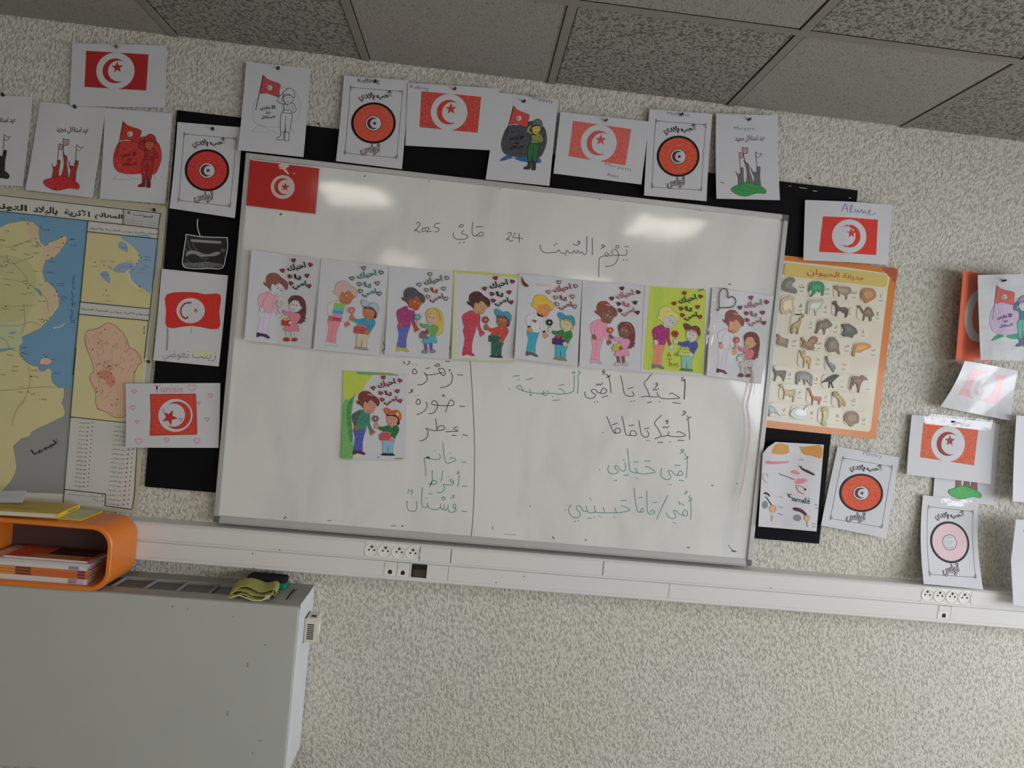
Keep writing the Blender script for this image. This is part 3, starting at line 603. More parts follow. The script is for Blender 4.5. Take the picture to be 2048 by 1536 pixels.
# ------------------------------------------------------------------ drawings of a mother and child
Z9 = [(168, 265), (985, 310), (968, 1405), (155, 1392)]
Z1 = [(160, 65), (1005, 179), (925, 1325), (80, 1215)]
LN = (70, 62, 66)
def mother(k, child, extra=None, bg=None):
    A = Art(Z9)
    d = dict(hair=(110, 60, 52), skin=(205, 150, 110), top=(60, 140, 110), arm=None, pants=(80, 85, 170), shoe=(80, 40, 42), text=(30, 28, 32), hl=(70, 24, 30), hf=(178, 60, 66), hand=None, cap=(190, 80, 50), shirt=(30, 115, 50), cskin=None,
             cpants=(130, 170, 200), cshoe=(40, 36, 40), gift=(200, 80, 84), bow=(170, 50, 60), flower=(150, 90, 110), chair=(96, 50, 52), dress=(215, 130, 150), cuff=None, lace=None, fdots=None, legs=None, bglow=None)
    d.update(k)
    d['hand'] = d['hand'] or d['skin']; d['arm'] = d['arm'] or d['top']; d['cskin'] = d['cskin'] or d['skin']
    if bg: bg(A)
    P = A.poly
    P([(305,1010),(380,1022),(465,1022),(455,1060),(440,1120),(425,1200),(420,1300),(310,1295),(318,1200),(325,1120),(308,1060)], d['pants'], True, .3, LN)
    A.stroke([(385,1030),(372,1150),(365,1290)], LN, 2)
    P([(305,1285),(360,1290),(420,1295),(465,1330),(440,1342),(380,1325),(350,1325),(305,1340)], d['shoe'], True, .1, LN)
    P([(515,1035),(545,1010),(578,1038),(592,1062),(566,1060),(575,1082),(548,1072),(545,1095),(520,1080)], d['hand'], True, .1, LN)
    P([(405,765),(440,785),(470,810),(510,810),(520,850),(518,930),(535,985),(548,1015),(520,1038),(500,1010),(470,945),(467,1020),(380,1024),(312,1010),(318,970),(300,930),(285,860),(300,820),(350,790)], d['top'], True, .3, LN)
    P([(395,770),(350,790),(300,820),(285,860),(300,930),(318,972),(350,950),(350,900),(370,860),(392,820)], d['arm'], True, .3, LN)
    A.stroke([(372,855),(352,900),(350,950)], LN, 2); A.stroke([(470,850),(474,900),(470,945)], LN, 2)
    if d.get('stripes'):
        for i, cs in enumerate(d['stripes']):
            y0 = 800 + i * 44; P([(375 - i * 4, y0), (512 - i * 9, y0 + 8), (508 - i * 9, y0 + 50), (365 - i * 4, y0 + 44)], cs, False, .2)
    if d['cuff']:
        P([(308,950),(352,945),(352,968),(315,975)], d['cuff'], False, 0); P([(510,1000),(538,985),(546,1008),(520,1030)], d['cuff'], False, 0)
    P([(325,965),(360,970),(378,1000),(365,1025),(335,1030),(318,1000)], d['hand'], True, .1, LN)
    P([(440,670),(500,650),(560,660),(600,700),(605,730),(585,750),(570,790),(540,815),(500,805),(460,800),(435,780),(435,720)], d['skin'], True, .1, LN)
    P([(340,650),(370,662),(368,600),(385,560),(430,530),(490,528),(530,550),(560,580),(610,610),(640,650),(640,700),(620,722),(590,690),(560,660),(530,642),(500,665),(480,682),(462,660),(440,682),(435,720),(440,752),(410,722),(380,700),(355,690)], d['hair'], True, .25, LN)
    A.stroke([(470,600),(510,585),(560,590),(610,625)], LN, 2)
    if d['lace']: P([(478,578),(505,564),(545,575),(550,592),(510,580)], d['lace'], True, 0)
    if d.get('collar'): P([(425,770),(455,785),(500,800),(505,820),(470,812),(440,808)], d['collar'], True, 0, LN, 1.5)
    for ex, ey, er in ((518, 708, 15), (556, 733, 13)): A.disc((ex, ey), (er * .75, er), (225, 225, 225), 0, 14, LN, 1.6); A.disc((ex + 2, ey + 2), er * .5, (50, 42, 40), 0, 10)
    A.stroke([(484,765),(492,780),(512,790),(535,786)], (110, 30, 34), 3.5); A.stroke([(545,750),(560,762),(548,768)], LN, 1.6); A.stroke([(505,685),(520,678),(532,684)], LN, 2.4); A.stroke([(552,708),(566,706),(574,714)], LN, 2.4)
    if child == 'boy':
        P([(690,1155),(830,1155),(815,1230),(812,1330),(760,1325),(750,1240),(740,1325),(690,1325),(685,1240)], d['cpants'], True, .3, LN)
        A.stroke([(745,1200),(752,1235),(740,1255),(758,1262)], LN, 1.6)
        P([(665,1335),(700,1318),(750,1325),(800,1322),(832,1336),(820,1352),(680,1347)], d['cshoe'], True, .1, LN)
        P([(575,960),(600,935),(630,960),(640,990),(610,1012),(580,1000)], d['cskin'], True, .1, LN)
        A.stroke([(598,905),(603,950)], (70, 110, 60), 7)
        P([(635,985),(700,985),(760,965),(800,995),(850,960),(885,990),(888,1040),(855,1100),(835,1140),(790,1125),(790,1065),(750,1042),(700,1042),(640,1020)], d['shirt'], True, .3, LN)
        P([(642,1078),(770,1078),(800,1105),(775,1160),(642,1155)], d['gift'], False, .2, LN); A.stroke([(645,1110),(780,1115)], (120, 30, 40), 4)
        P([(668,1062),(700,1040),(722,1060),(745,1038),(770,1052),(765,1078),(720,1070),(680,1080)], d['bow'], True, .1, LN)
        P([(770,1130),(800,1110),(835,1135),(820,1165),(785,1162)], d['cskin'], True, .1, LN)
        A.stroke([(840,1010),(830,1060),(795,1095)], LN, 2)
        P([(740,850),(770,830),(830,825),(865,860),(880,900),(865,950),(830,975),(780,970),(745,930),(735,890)], d['cskin'], True, .1, LN)
        P([(725,800),(760,835),(850,835),(885,880),(900,930),(885,962),(862,945),(878,905),(850,858),(760,845),(738,852)], d['chair'], True, .1, LN)
        P([(702,750),(735,742),(775,760),(808,782),(862,770),(905,800),(918,860),(905,905),(880,870),(845,835),(800,815),(745,828),(715,810),(700,775)], d['cap'], True, .25, LN)
        A.stroke([(808,782),(790,800),(745,828)], LN, 2)
        for ex, ey in ((786, 876), (826, 886)): A.disc((ex, ey), (9, 13), (225, 225, 225), 0, 12, LN, 1.5); A.disc((ex - 1, ey + 2), 6, (50, 42, 40), 0, 9)
        A.stroke([(765,933),(780,946),(802,936)], (110, 30, 34), 3.5)
        fc = (592, 882)
    else:
        A.setc(Z1)
        P([(600,1095),(640,1100),(645,1150),(650,1200),(612,1192)], d['legs'] or d['cskin'], False, .1, LN); P([(670,1100),(712,1100),(715,1200),(680,1200)], d['legs'] or d['cskin'], False, .1, LN)
        P([(565,1215),(600,1185),(645,1195),(650,1228),(600,1235)], d['cshoe'], True, .1, LN); P([(675,1230),(700,1192),(752,1200),(742,1232)], d['cshoe'], True, .1, LN)
        P([(632,722),(640,690),(680,655),(740,648),(800,665),(845,720),(862,800),(860,880),(850,935),(868,942),(842,960),(850,985),(820,990),(795,1015),(778,1000),(760,1010),(752,985),(780,930),(780,880),(700,860),(650,780)], d['chair'], True, .25, LN)
        P([(620,1010),(740,1000),(778,1098),(755,1108),(700,1102),(640,1110),(575,1085),(592,1050)], d.get('skirt', d['dress']), True, .3, LN)
        if d['fdots']:
            for q in ((640, 1040), (680, 1050), (720, 1035), (655, 1080), (705, 1080), (615, 1070)): A.disc(q, 6, d['fdots'], 0, 8)
        P([(505,820),(522,800),(552,830),(548,862),(515,860)], d['cskin'], True, .1, LN)
        P([(560,835),(600,850),(660,855),(690,880),(750,870),(792,910),(782,950),(745,1005),(690,1005),(660,960),(640,905),(580,895)], d['dress'], True, .3, LN)
        P([(545,965),(662,965),(658,1038),(545,1030)], d['gift'], False, .2, LN)
        P([(565,962),(585,932),(612,950),(640,922),(660,955),(620,970)], d['bow'], True, .1, LN)
        P([(640,985),(672,975),(690,1000),(665,1020),(640,1012)], d['cskin'], True, .1, LN)
        P([(655,745),(700,710),(760,720),(790,785),(815,798),(790,830),(740,862),(690,858),(655,832),(646,790)], d['cskin'], True, .1, LN)
        P([(632,722),(645,690),(690,655),(750,655),(800,690),(790,740),(765,725),(700,705),(660,728),(642,742)], d['chair'], True, .25)
        if d.get('band'): A.stroke([(745,660),(790,695),(818,760),(822,810)], d['band'], 14)
        for ex, ey in ((688, 757), (738, 772)): A.disc((ex, ey), (11, 16), (225, 225, 225), 0, 12, LN, 1.5); A.disc((ex - 1, ey + 3), 8, (50, 42, 40), 0, 9)
        A.stroke([(672,812),(690,832),(715,828)], (110, 30, 34), 4)
        A.stroke([(515,800),(520,770)], (110, 140, 110), 6)
        fc = None; A.setc(Z1)
    f0 = fc or (525, 752)
    for i in range(6): A.disc((f0[0] + 27 * math.cos(i * 1.047), f0[1] + 25 * math.sin(i * 1.047)), 19, d['flower'], .2, 12, LN, 1.5)
    A.disc(f0, 13, d.get('fmid', (210, 190, 120)), 0, 10)
    A.setc(Z9)
    hs = [(695, 355), (905, 395), (565, 490), (660, 555), (872, 530), (680, 638), (905, 655)]
    for i, h in enumerate(hs):
        A.heart(h, 27, d['hf'], d['hl'], 9, 0.35 if i % 2 else -0.2)
    T = d['text']; T2 = d.get('text2', T); T3 = d.get('text3', T)
    A.text('احبك', [(610, 418), (832, 360), (862, 452), (640, 512)], T, .025)
    A.text('يا', [(708, 522), (795, 515), (805, 588), (722, 600)], T2, .03)
    A.text('امي', [(688, 628), (862, 590), (872, 680), (712, 722)], T3, .025)
    if extra: extra(A)
    return A
LIME = (190, 205, 70)
def bg9(A):
    A.poly([(168, 265), (560, 285), (540, 350), (480, 420), (430, 510), (330, 600), (200, 700), (165, 740)], LIME, False, .5)
    A.poly([(165, 700), (270, 640), (330, 560), (290, 760), (285, 900), (300, 1120), (300, 1385), (155, 1390)], (110, 175, 90), True, .6)
    A.poly([(220, 730), (300, 600), (270, 800), (300, 1100), (270, 1180), (230, 1000)], (60, 140, 70), True, .7)
    A.poly([(350, 285), (600, 280), (780, 300), (900, 330), (700, 325), (400, 318)], (110, 165, 90), True, .6)
def ex9(A):
    A.disc((630, 1372), 8, (30, 30, 30), 0, 8); A.poly([(845, 1385), (940, 1380), (935, 1392), (845, 1396)], (170, 150, 70), True, .5)
    A.poly([(840, 815), (885, 795), (895, 840), (870, 850)], (215, 205, 70), False, 0)
def bg4(A):
    A.poly([(165, 265), (985, 310), (984, 350), (700, 325), (330, 300), (190, 300)], (190, 200, 95), True, .6)
    A.poly([(168, 265), (200, 270), (190, 900), (190, 1380), (155, 1392)], (205, 210, 140), False, .7); A.poly([(155, 1392), (968, 1405), (966, 1380), (600, 1388), (400, 1372)], (195, 205, 120), True, .7)
def bg7(A):
    A.poly([(235, 268), (975, 308), (960, 1375), (185, 1352)], LIME, False, .45)
    A.poly([(300, 280), (420, 290), (400, 900), (330, 1200), (280, 1340), (250, 1330), (300, 800)], (176, 204, 60), True, .5)
def ex7(A):
    K = (40, 50, 30)
    for st in ([(500,1180),(520,1120),(545,1185)], [(508,1160),(540,1158)], [(590,1170),(612,1115),(640,1175)], [(600,1150),(632,1150)], [(490,1205),(560,1210)], [(525,1210),(528,1300)], [(545,1250),(548,1310)], [(545,1275),(570,1265),(575,1310)], [(590,1270),(600,1300),(612,1262)], [(640,1250),(615,1268),(645,1290),(625,1318)]): A.stroke(st, K, 5, smooth=False)
    A.stroke([(880, 330), (905, 310), (940, 305)], (50, 120, 60), 13)
def ex8(A):
    A.stroke([(275,520),(262,400),(265,320),(300,270),(350,268),(375,310),(385,380),(430,360),(480,380),(495,430),(470,480),(420,500),(330,510),(265,520)], (96, 62, 80), 13)
    A.stroke([(245, 540), (275, 545)], (60, 36, 60), 22)
def ex5(A):
    A.poly([(205, 300), (240, 370), (300, 420), (285, 440), (240, 425), (210, 370)], (104, 46, 40), True, .1)
    A.poly([(430, 395), (585, 400), (580, 415), (430, 412)], (214, 186, 160), True, .6)
    A.heart((405, 880), 22, (190, 70, 100), (110, 30, 50), 3)
def ex8b(A): ex8(A)
MOM = [
 ('drawing of a mother in pink with a long haired girl, leftmost on the whiteboard', [(505,501),(637,518),(624,697),(492,680)], dict(hair=(138,84,70), skin=PAPER, hand=PAPER, top=(226,165,182), pants=(212,204,222), shoe=(62,50,86), chair=(104,54,54), cskin=PAPER, dress=(224,134,150), gift=(196,58,44), bow=(214,184,70), flower=(204,200,196), cshoe=(184,44,44)), 'girl', None, None, (lambda u, v: 0.004 + 0.016 * np.abs(u - .48) + 0.006 * v * v)),
 ('drawing of a pale haired mother in a striped sweater and boy', [(642.5,517),(777.6,532),(758,711),(627.6,698.6)], dict(hair=(206,176,172), skin=(196,120,74), top=(214,206,208), stripes=[(150,190,84),(110,190,160),(70,160,190),(222,140,170),(178,62,100)], pants=(228,142,152), shoe=(206,200,206), cap=(170,186,202), shirt=(60,150,178), cpants=(206,192,170), cshoe=(150,150,140), gift=(190,80,80), bow=(200,120,130), flower=(214,120,122), text=(54,130,134), hf=(176,182,172), hl=(50,46,56)), 'boy', None, None, lift(0.008)),
 ('drawing of a mother in magenta and blue with a blond girl in green', [(778,532),(907.6,543),(897.5,717.6),(770,710)], dict(hair=(78,78,84), skin=(190,88,48), top=(164,58,122), pants=(98,106,182), shoe=(196,178,70), chair=(214,186,88), cskin=(214,178,156), dress=(104,168,92), skirt=(84,170,190), legs=(104,96,170), gift=(120,110,120), bow=(172,52,90), flower=(84,170,166), cshoe=(130,146,130), text=(92,96,80), text2=(164,40,48), text3=(130,50,80), hf=(190,190,190), hl=(80,76,80), band=(200,140,60), collar=(216,190,200)), 'girl', None, None, lift(0.009)),
 ('drawing of a mother all in red with a boy in a blue cap', [(908,541),(1039,550),(1025,725),(903,719)], dict(hair=(74,36,46), skin=(206,152,104), top=(200,62,86), hand=(190,70,90), pants=(200,62,86), shoe=(190,54,80), cap=(60,148,178), shirt=(202,68,50), cskin=(168,100,66), cpants=(34,92,72), cshoe=(26,66,56), gift=(34,92,72), bow=(202,68,50), flower=(160,62,84), hf=(170,50,56)), 'boy', bg4, None, lift(0.007)),
 ('drawing of a blond mother in white and turquoise with a boy in green', [(1038,547),(1164.5,559.7),(1153,733),(1028,717)], dict(hair=(220,180,66), skin=(222,142,80), top=(212,210,214), cuff=(26,24,28), collar=(26,24,28), pants=(56,164,186), shoe=(96,92,100), cap=(44,152,184), shirt=(42,128,56), cskin=(208,198,160), chair=(208,180,80), cpants=(70,172,192), cshoe=(160,136,50), gift=(66,42,112), bow=(160,50,46), flower=(28,26,28), fmid=(205,205,205), text=(142,62,74), hf=(214,190,192), hl=(100,36,48)), 'boy', None, ex5, lift(0.016, wave=0.003)),
 ('drawing of a brown haired mother all in pink with a girl holding an orange flower', [(1165,560),(1289,572),(1279,743),(1157.5,734)], dict(hair=(134,68,56), skin=(140,90,74), top=(226,150,176), pants=(226,150,176), shoe=(196,170,190), chair=(120,60,54), dress=(226,150,180), gift=(206,176,80), bow=(214,196,100), flower=(200,80,56), fmid=(226,200,190), cshoe=(210,180,190), text=(176,84,100), hf=(96,36,44), hl=(86,30,40), lace=(214,150,140), band=(180,100,90)), 'girl', None, None, lift(0.009, wave=0.003)),
 ('drawing of a blond mother and boy on a lime green ground', [(1290,572),(1414,580),(1405,752),(1280,744)], dict(hair=(216,208,122), skin=(202,198,196), top=(166,38,112), pants=(228,136,114), shoe=(120,120,120), cap=(110,52,38), shirt=(60,82,164), cskin=(204,200,190), chair=(190,160,110), cpants=(132,190,176), cshoe=(90,110,110), gift=(190,205,80), bow=(186,200,90), flower=(184,40,46), fmid=(150,24,30), text=(42,62,44), hf=(160,60,40), hl=(120,40,30)), 'boy', bg7, ex7, lift(0.008)),
 ('drawing in a shiny plastic sleeve with a big heart, rightmost on the whiteboard', [(1424,576),(1547,591.6),(1518,768),(1410,751)], dict(hair=(132,66,54), skin=(214,156,112), top=(212,210,214), cuff=(180,84,96), collar=(190,100,104), pants=(208,204,216), shoe=(84,48,66), chair=(116,58,54), dress=(216,118,124), skirt=(210,206,196), fdots=(70,70,80), legs=(206,196,200), gift=(204,204,208), bow=(190,190,196), flower=(208,66,58), cshoe=(120,56,60), text=(150,86,104), hf=(170,56,66), hl=(90,36,50), lace=(210,140,120)), 'girl', None, ex8, lift(0.012, wave=0.004)),
 ('drawing of a mother in green and blue, alone below the row of drawings', [(686,741),(813,748),(811,919),(684,917)], dict(hair=(122,54,44), skin=(206,150,118), top=(50,138,112), arm=(86,88,84), hand=(170,106,70), pants=(84,90,180), shoe=(92,46,46), cap=(208,96,50), chair=(60,34,34), cpants=(140,182,204), cshoe=(34,32,34), gift=(206,84,84), bow=(190,110,110), flower=(140,96,116), text=(110,44,40), hf=(176,84,80), hl=(86,28,34), lace=(214,150,150)), 'boy', bg9, ex9, lift(0.007)),
]
for i, (lab, px, k, ch, bg, ex, bl) in enumerate(MOM):
    sheet('mother_drawing', lab, 'drawing', px, mother(k, ch, ex, bg), YB - 0.002 - 0.0006 * (i % 2), bl, material='wrap' if i == 7 else 'print', group='mother and child drawings taped to the whiteboard')

# ------------------------------------------------------------------ flag, medallion, soldier and crowd drawings
def flag_art(rect_col, a=0.35, side=1, fc=None, disc=(952, 333), r=157, corners=[(590,100),(1365,125),(1360,640),(580,630)], rect=[(708,165),(1220,197),(1205,497),(700,468)], white=PAPER, srot=-0.35, extra=None, crot=0.05):
    A = Art(corners); A.poly(rect, rect_col, False, a); fc = fc or rect_col
    A.disc(disc, (r, r * .97), white, 0, 40)
    A.crescent((disc[0] - 2, disc[1]), r * .66, fc, side, .28, crot)
    A.star((disc[0] + r * .1, disc[1] - r * .18), r * .32, fc, srot)
    if extra: extra(A)
    return A
def scrawl(A, x0, y0, x1, y1, n, h, col, w, seed=1):
    rnd = random.Random(seed); P = []
    for i in range(n): t = i / (n - 1); P.append((x0 + (x1 - x0) * t + rnd.uniform(-.3, .3) * (x1 - x0) / n, y0 + (y1 - y0) * t + (h / 2 if i % 2 else -h / 2) * rnd.uniform(.5, 1)))
    A.stroke(P, col, w)
def medal_art(fill, tcol=(44, 26, 32), a=0.3, inner_red=None, extra=None, name=None):
    A = Art([(935,210),(1465,250),(1415,995),(880,930)]); G = (96, 96, 100)
    fr = [(1012,308),(1380,338),(1402,344),(1408,366),(1372,868),(1366,888),(1346,894),(974,862),(954,856),(950,836),(984,330),(992,312)]
    A.stroke(fr, G, 4, closed=True)
    for c, dx, dy in ((( 984, 304), 1, 1), ((1410, 334), -1, 1), ((1374, 900), -1, -1), ((946, 862), 1, -1)):
        A.stroke([(c[0] + dx * 34, c[1] + dy * 1), (c[0], c[1]), (c[0] - dx * 3, c[1] + dy * 34)], (130, 130, 134), 3, smooth=False); A.disc((c[0] + dx * 7, c[1] + dy * 7), 6, (130, 130, 134), .3, 8); A.stroke([(c[0] + dx * 26, c[1] + dy * 8), (c[0] + dx * 14, c[1] + dy * 16), (c[0] + dx * 6, c[1] + dy * 28)], (140, 140, 144), 3)
    A.disc((1175, 603), (182, 174), (20, 18, 22), 0, 48); A.disc((1175, 603), (163, 156), fill, a, 48)
    A.disc((1173, 605), (68, 66), (46, 30, 34), 0, 30); A.disc((1173, 605), (63, 61), PAPER, 0, 30)
    A.crescent((1170, 605), 49, inner_red or (92, 36, 44), 1, .34, 0, line=(40, 30, 34)); A.star((1181, 605), 19, inner_red or (60, 30, 36), -.3, line=(40, 30, 34))
    A.text('أحب بلادي', [(1050, 338), (1330, 330), (1332, 415), (1056, 425)], tcol, .045); A.text('أحب بلادي', [(1054, 342), (1326, 335), (1328, 410), (1060, 420)], (190, 176, 182), 0.0)
    A.text('تونس', [(1070, 788), (1228, 775), (1232, 872), (1078, 882)], tcol, .05); A.text('تونس', [(1075, 793), (1224, 781), (1227, 866), (1082, 876)], (196, 180, 186), 0.0)
    if extra: extra(A)
    return A
def soldier_art(flagc=(196,70,72), blob=None, cloth=None, skin=None, pants=None, boots=None, hill=None, ln=(44,44,50), extra=None, tc=(40,38,44), helmet=None):
    A = Art([(133,95),(660,150),(612,888),(78,832)]); g = (150, 150, 156)
    bl = [(250,365),(205,430),(188,520),(205,590),(245,620),(330,636),(430,632),(520,640),(560,570),(575,500),(565,420),(530,370),(430,330),(340,365)]
    hl_ = [(183,676),(250,618),(330,664),(400,680),(470,690),(535,682),(510,640),(430,630),(330,636)]
    if hill: A.poly(hl_, hill, True, .3)
    else: A.stroke([(183,676),(250,618),(330,664),(400,684)], g, 3); A.stroke([(183,676),(330,680)], g, 2.5); A.stroke([(510,640),(535,684)], g, 3)
    if blob: A.poly(bl, blob, True, .3, ln, 2)
    else: A.stroke(bl[:7], g, 2.5); A.stroke([(410,310),(470,312),(540,340),(575,430),(572,520),(545,580)], g, 2.5)
    A.stroke([(272,200),(215,490)], ln, 5, smooth=False)
    A.poly([(276,210),(300,232),(340,252),(412,280),(405,330),(400,382),(340,365),(300,352),(246,352),(262,280)], flagc, True, .25, ln)
    A.disc((325, 308), 24, PAPER, 0, 18, ln, 2); A.crescent((324, 308), 15, flagc, 1, .34); A.star((328, 308), 6, flagc, 0)
    pn = pants or PAPER; ct = cloth or PAPER; sk = skin or PAPER; bt = boots or PAPER
    A.poly([(430,515),(505,515),(512,560),(502,620),(492,682),(462,680),(460,600),(452,682),(425,676),(418,600)], pn, True, .25, ln, 4)
    A.stroke([(462,540),(458,680)], ln, 3)
    A.poly([(425,680),(446,680),(446,735),(440,742),(392,742),(396,726),(422,712)], bt, True, .1, ln, 4); A.poly([(460,682),(486,684),(490,745),(472,750),(458,744)], bt, True, .1, ln, 4)
    A.poly([(440,445),(475,448),(512,432),(535,462),(547,495),(520,515),(480,518),(438,512),(446,480)], ct, True, .25, ln, 4)
    A.stroke([(505,455),(522,490),(498,512)], ln, 3); A.stroke([(442,492),(505,496)], ln, 4)
    A.poly([(448,362),(425,362),(405,385),(394,420),(420,436),(446,442),(450,425),(425,415),(430,395)], ct, True, .2, ln, 4)
    A.poly([(444,382),(500,372),(518,395),(504,430),(475,446),(450,424)], sk, True, .1, ln, 3.5)
    A.poly([(434,374),(448,338),(485,314),(520,330),(532,368),(526,392),(505,372),(470,360),(440,372)], helmet or ct, True, .2, ln, 4)
    A.disc((468, 392), 4, ln, 0, 8); A.disc((492, 390), 4, ln, 0, 8); A.stroke([(468,420),(478,427),(490,420)], ln, 3)
    if pants is None and cloth is None:
        for q in ((450, 470), (470, 465), (490, 470), (455, 485), (480, 483)): A.disc(q, 4, g, 0, 6)
    A.text('20 مارس', [(252, 458), (375, 452), (376, 492), (254, 498)], tc, .02); A.text('عيد', [(298, 506), (340, 506), (340, 530), (298, 530)], tc, .02); A.text('الاستقلال', [(262, 540), (376, 538), (376, 570), (264, 572)], tc, .02)
    if extra: extra(A)
    return A
def crowd_art(people, ground, tc, flagf=(196, 150, 150), ln=(50, 46, 48), extra=None):
    A = Art([(655,160),(1078,175),(1075,762),(645,752)])
    A.text('عيد استقلال مجيد', [(782, 308), (985, 305), (987, 352), (784, 358)], tc, .02)
    A.stroke([(812,425),(815,545)], ln, 4, smooth=False); A.stroke([(922,422),(930,545)], ln, 4, smooth=False); A.stroke([(832,395),(845,470),(857,505)], ln, 4)
    A.poly([(832,390),(850,396),(870,392),(868,430),(850,436),(835,432)], flagf, False, .3, ln, 3.5); A.poly([(812,425),(838,432),(834,465),(812,464)], flagf, False, .3, ln, 3.5); A.poly([(922,424),(945,440),(966,434),(945,462),(926,456)], PAPER, False, 0, ln, 3.5)
    for p in ([(783,560),(795,578),(803,580),(815,570),(820,535),(835,538),(834,600),(836,665),(800,665),(798,600)], [(840,478),(850,498),(862,498),(875,515),(878,560),(890,600),(897,655),(852,655),(860,600),(858,540)], [(888,530),(900,565),(912,562),(925,568),(930,533),(950,530),(946,600),(948,672),(905,665),(910,600),(896,570)]): A.poly(p, people, True, .2, ln, 2)
    A.poly([(750,680),(790,658),(850,636),(900,648),(950,663),(982,690),(975,716),(920,712),(840,736),(770,714)], ground, True, .3, ln, 2)
    if extra: extra(A)
    return A
RC = (216, 74, 52)
YW, YK = -0.006, -0.0155
def exK(A): A.text('KaBireg', [(1048, 235), (1222, 240), (1220, 285), (1046, 276)], (40, 44, 70), -.012)
def exK2(A): A.text('KaBireg', [(612, 112), (770, 128), (768, 165), (610, 150)], (60, 70, 120), -.015)
def exGN(A): A.text('Meryem', [(1080, 232), (1270, 245), (1268, 285), (1078, 270)], (60, 140, 120), -.02)
def exN(A): A.text('Meryem', [(780, 248), (915, 252), (914, 284), (780, 280)], (70, 130, 120), -.02); A.stroke([(675,636),(700,640)], (60,60,70), 4)
def exDK(A): A.text('Meryem', [(400, 110), (610, 150), (600, 200), (395, 150)], (50, 60, 80), -.02)
def exFL(A): A.text('Meryem', [(1030, 488), (1260, 512), (1255, 552), (1028, 525)], (60, 100, 110), -.02); A.text('Awni', [(1060, 570), (1160, 582), (1158, 612), (1058, 600)], (60, 80, 90), -.02)
def exAl(A):
    for st in ([(1500,840),(1520,790),(1532,785),(1542,842)], [(1510,815),(1545,812)], [(1558,842),(1562,800),(1575,788),(1570,815),(1560,840),(1585,838)], [(1595,815),(1592,842)], [(1595,800),(1597,802)], [(1605,845),(1612,822),(1622,845),(1640,820),(1648,848),(1662,828),(1672,850),(1680,850)], [(1685,845),(1705,830),(1695,825),(1688,850),(1715,855),(1742,845)]): A.stroke(st, (150, 135, 180), 5)
def exAlm(A):
    for st in ([(1150,255),(1165,205),(1185,262)], [(1155,238),(1185,236)], [(1205,200),(1200,262)], [(1222,240),(1222,265)], [(1240,270),(1245,245),(1262,250),(1270,272)], [(1285,250),(1310,262),(1290,278)]): A.stroke(st, (150, 130, 175), 4)
G1_ = 'flag drawings on the wall'
def S_(*a, **k): return sheet(*a, **k)
S_('flag_drawing', 'white sheet with a dark red flag drawing, highest on the left of the wall', 'drawing', [(144,86),(333,91),(332,217),(141,213)], flag_art((176, 42, 40), .05), YW - .004, lift(0.006), group=G1_)
S_('crowd_drawing', 'drawing of black flag bearers on a black mound, cut by the left edge', 'drawing', [(-70,186),(65,194),(49,374),(-86,366)], crowd_art((30, 30, 32), (26, 26, 30), (36, 36, 40)), YW, lift(0.008), group='independence day crowd drawings')
S_('crowd_drawing', 'drawing of dark red flag bearers on a bright red mound', 'drawing', [(80.5,204),(212,215),(190,398),(57,382)], crowd_art((168, 50, 48), (198, 38, 40), (84, 36, 50), extra=None), YW - .001, lift(0.012, wave=.003), group='independence day crowd drawings')
S_('soldier_drawing', 'drawing of a soldier coloured all over in red before a red blob', 'drawing', [(210,216),(345,227),(333,409),(203,399)], soldier_art((190, 44, 40), (196, 52, 46), (176, 40, 42), (196, 96, 84), (172, 40, 42), (120, 36, 40), None, (84, 26, 30), tc=(110, 24, 28)), YW - .002, lift(0.010), group='saluting soldier drawings')
S_('medallion_drawing', 'round red medallion drawing on the black board, left of the whiteboard', 'drawing', [(355,244),(485,255),(473.6,438.6),(344,419)], medal_art((206, 48, 42)), YK, lift(0.018), group='round medallion drawings')
S_('soldier_drawing', 'uncoloured line drawing of a soldier with a small red flag', 'drawing', [(492.5,123),(621,137),(609,317),(479,303)], soldier_art(), YK - .004, lift(0.014), group='saluting soldier drawings')
S_('medallion_drawing', 'round orange medallion drawing above the whiteboard\'s left part', 'drawing', [(688,151),(818,161),(805.5,343),(675,327)], medal_art((216, 84, 58), extra=exK), YK, lift(0.026), group='round medallion drawings')
S_('flag_drawing', 'flag drawing coloured in streaky red, between medallion and dark soldier', 'drawing', [(816,166),(998,177),(990,303),(811,293)], flag_art((206, 62, 50), .5, extra=exK2), YK - .003, lift(0.010), group=G1_)
S_('soldier_drawing', 'drawing of a soldier with green trousers before a dark grey blob', 'drawing', [(997,185),(1117,199),(1097,376),(971,363)], soldier_art((208, 74, 68), (72, 72, 78), (150, 150, 90), (206, 190, 84), (44, 112, 62), (62, 62, 68), (50, 104, 164), (34, 34, 38), exDK, (30, 30, 34), (104, 112, 104)), YK - .001, lift(0.026), group='saluting soldier drawings')
S_('flag_drawing', 'flag drawing coloured in pale salmon red, above the whiteboard\'s middle', 'drawing', [(1121,224),(1299,243),(1281,371),(1106,349)], flag_art((218, 96, 86), .55, fc=(206, 92, 84), extra=exFL), YK - .002, lift(0.012), group=G1_)
S_('medallion_drawing', 'round orange medallion drawing above the whiteboard\'s right part', 'drawing', [(1299,218),(1425,228),(1408,406),(1284.5,394.5)], medal_art((220, 78, 42), a=.45, extra=exGN), YK, lift(0.024), group='round medallion drawings')
S_('crowd_drawing', 'drawing of grey flag bearers on a green mound', 'drawing', [(1432,227),(1556,231),(1555,403),(1429,400)], crowd_art((110, 106, 106), (52, 150, 74), (110, 70, 84), extra=exN), YK - .001, lift(0.018), group='independence day crowd drawings')
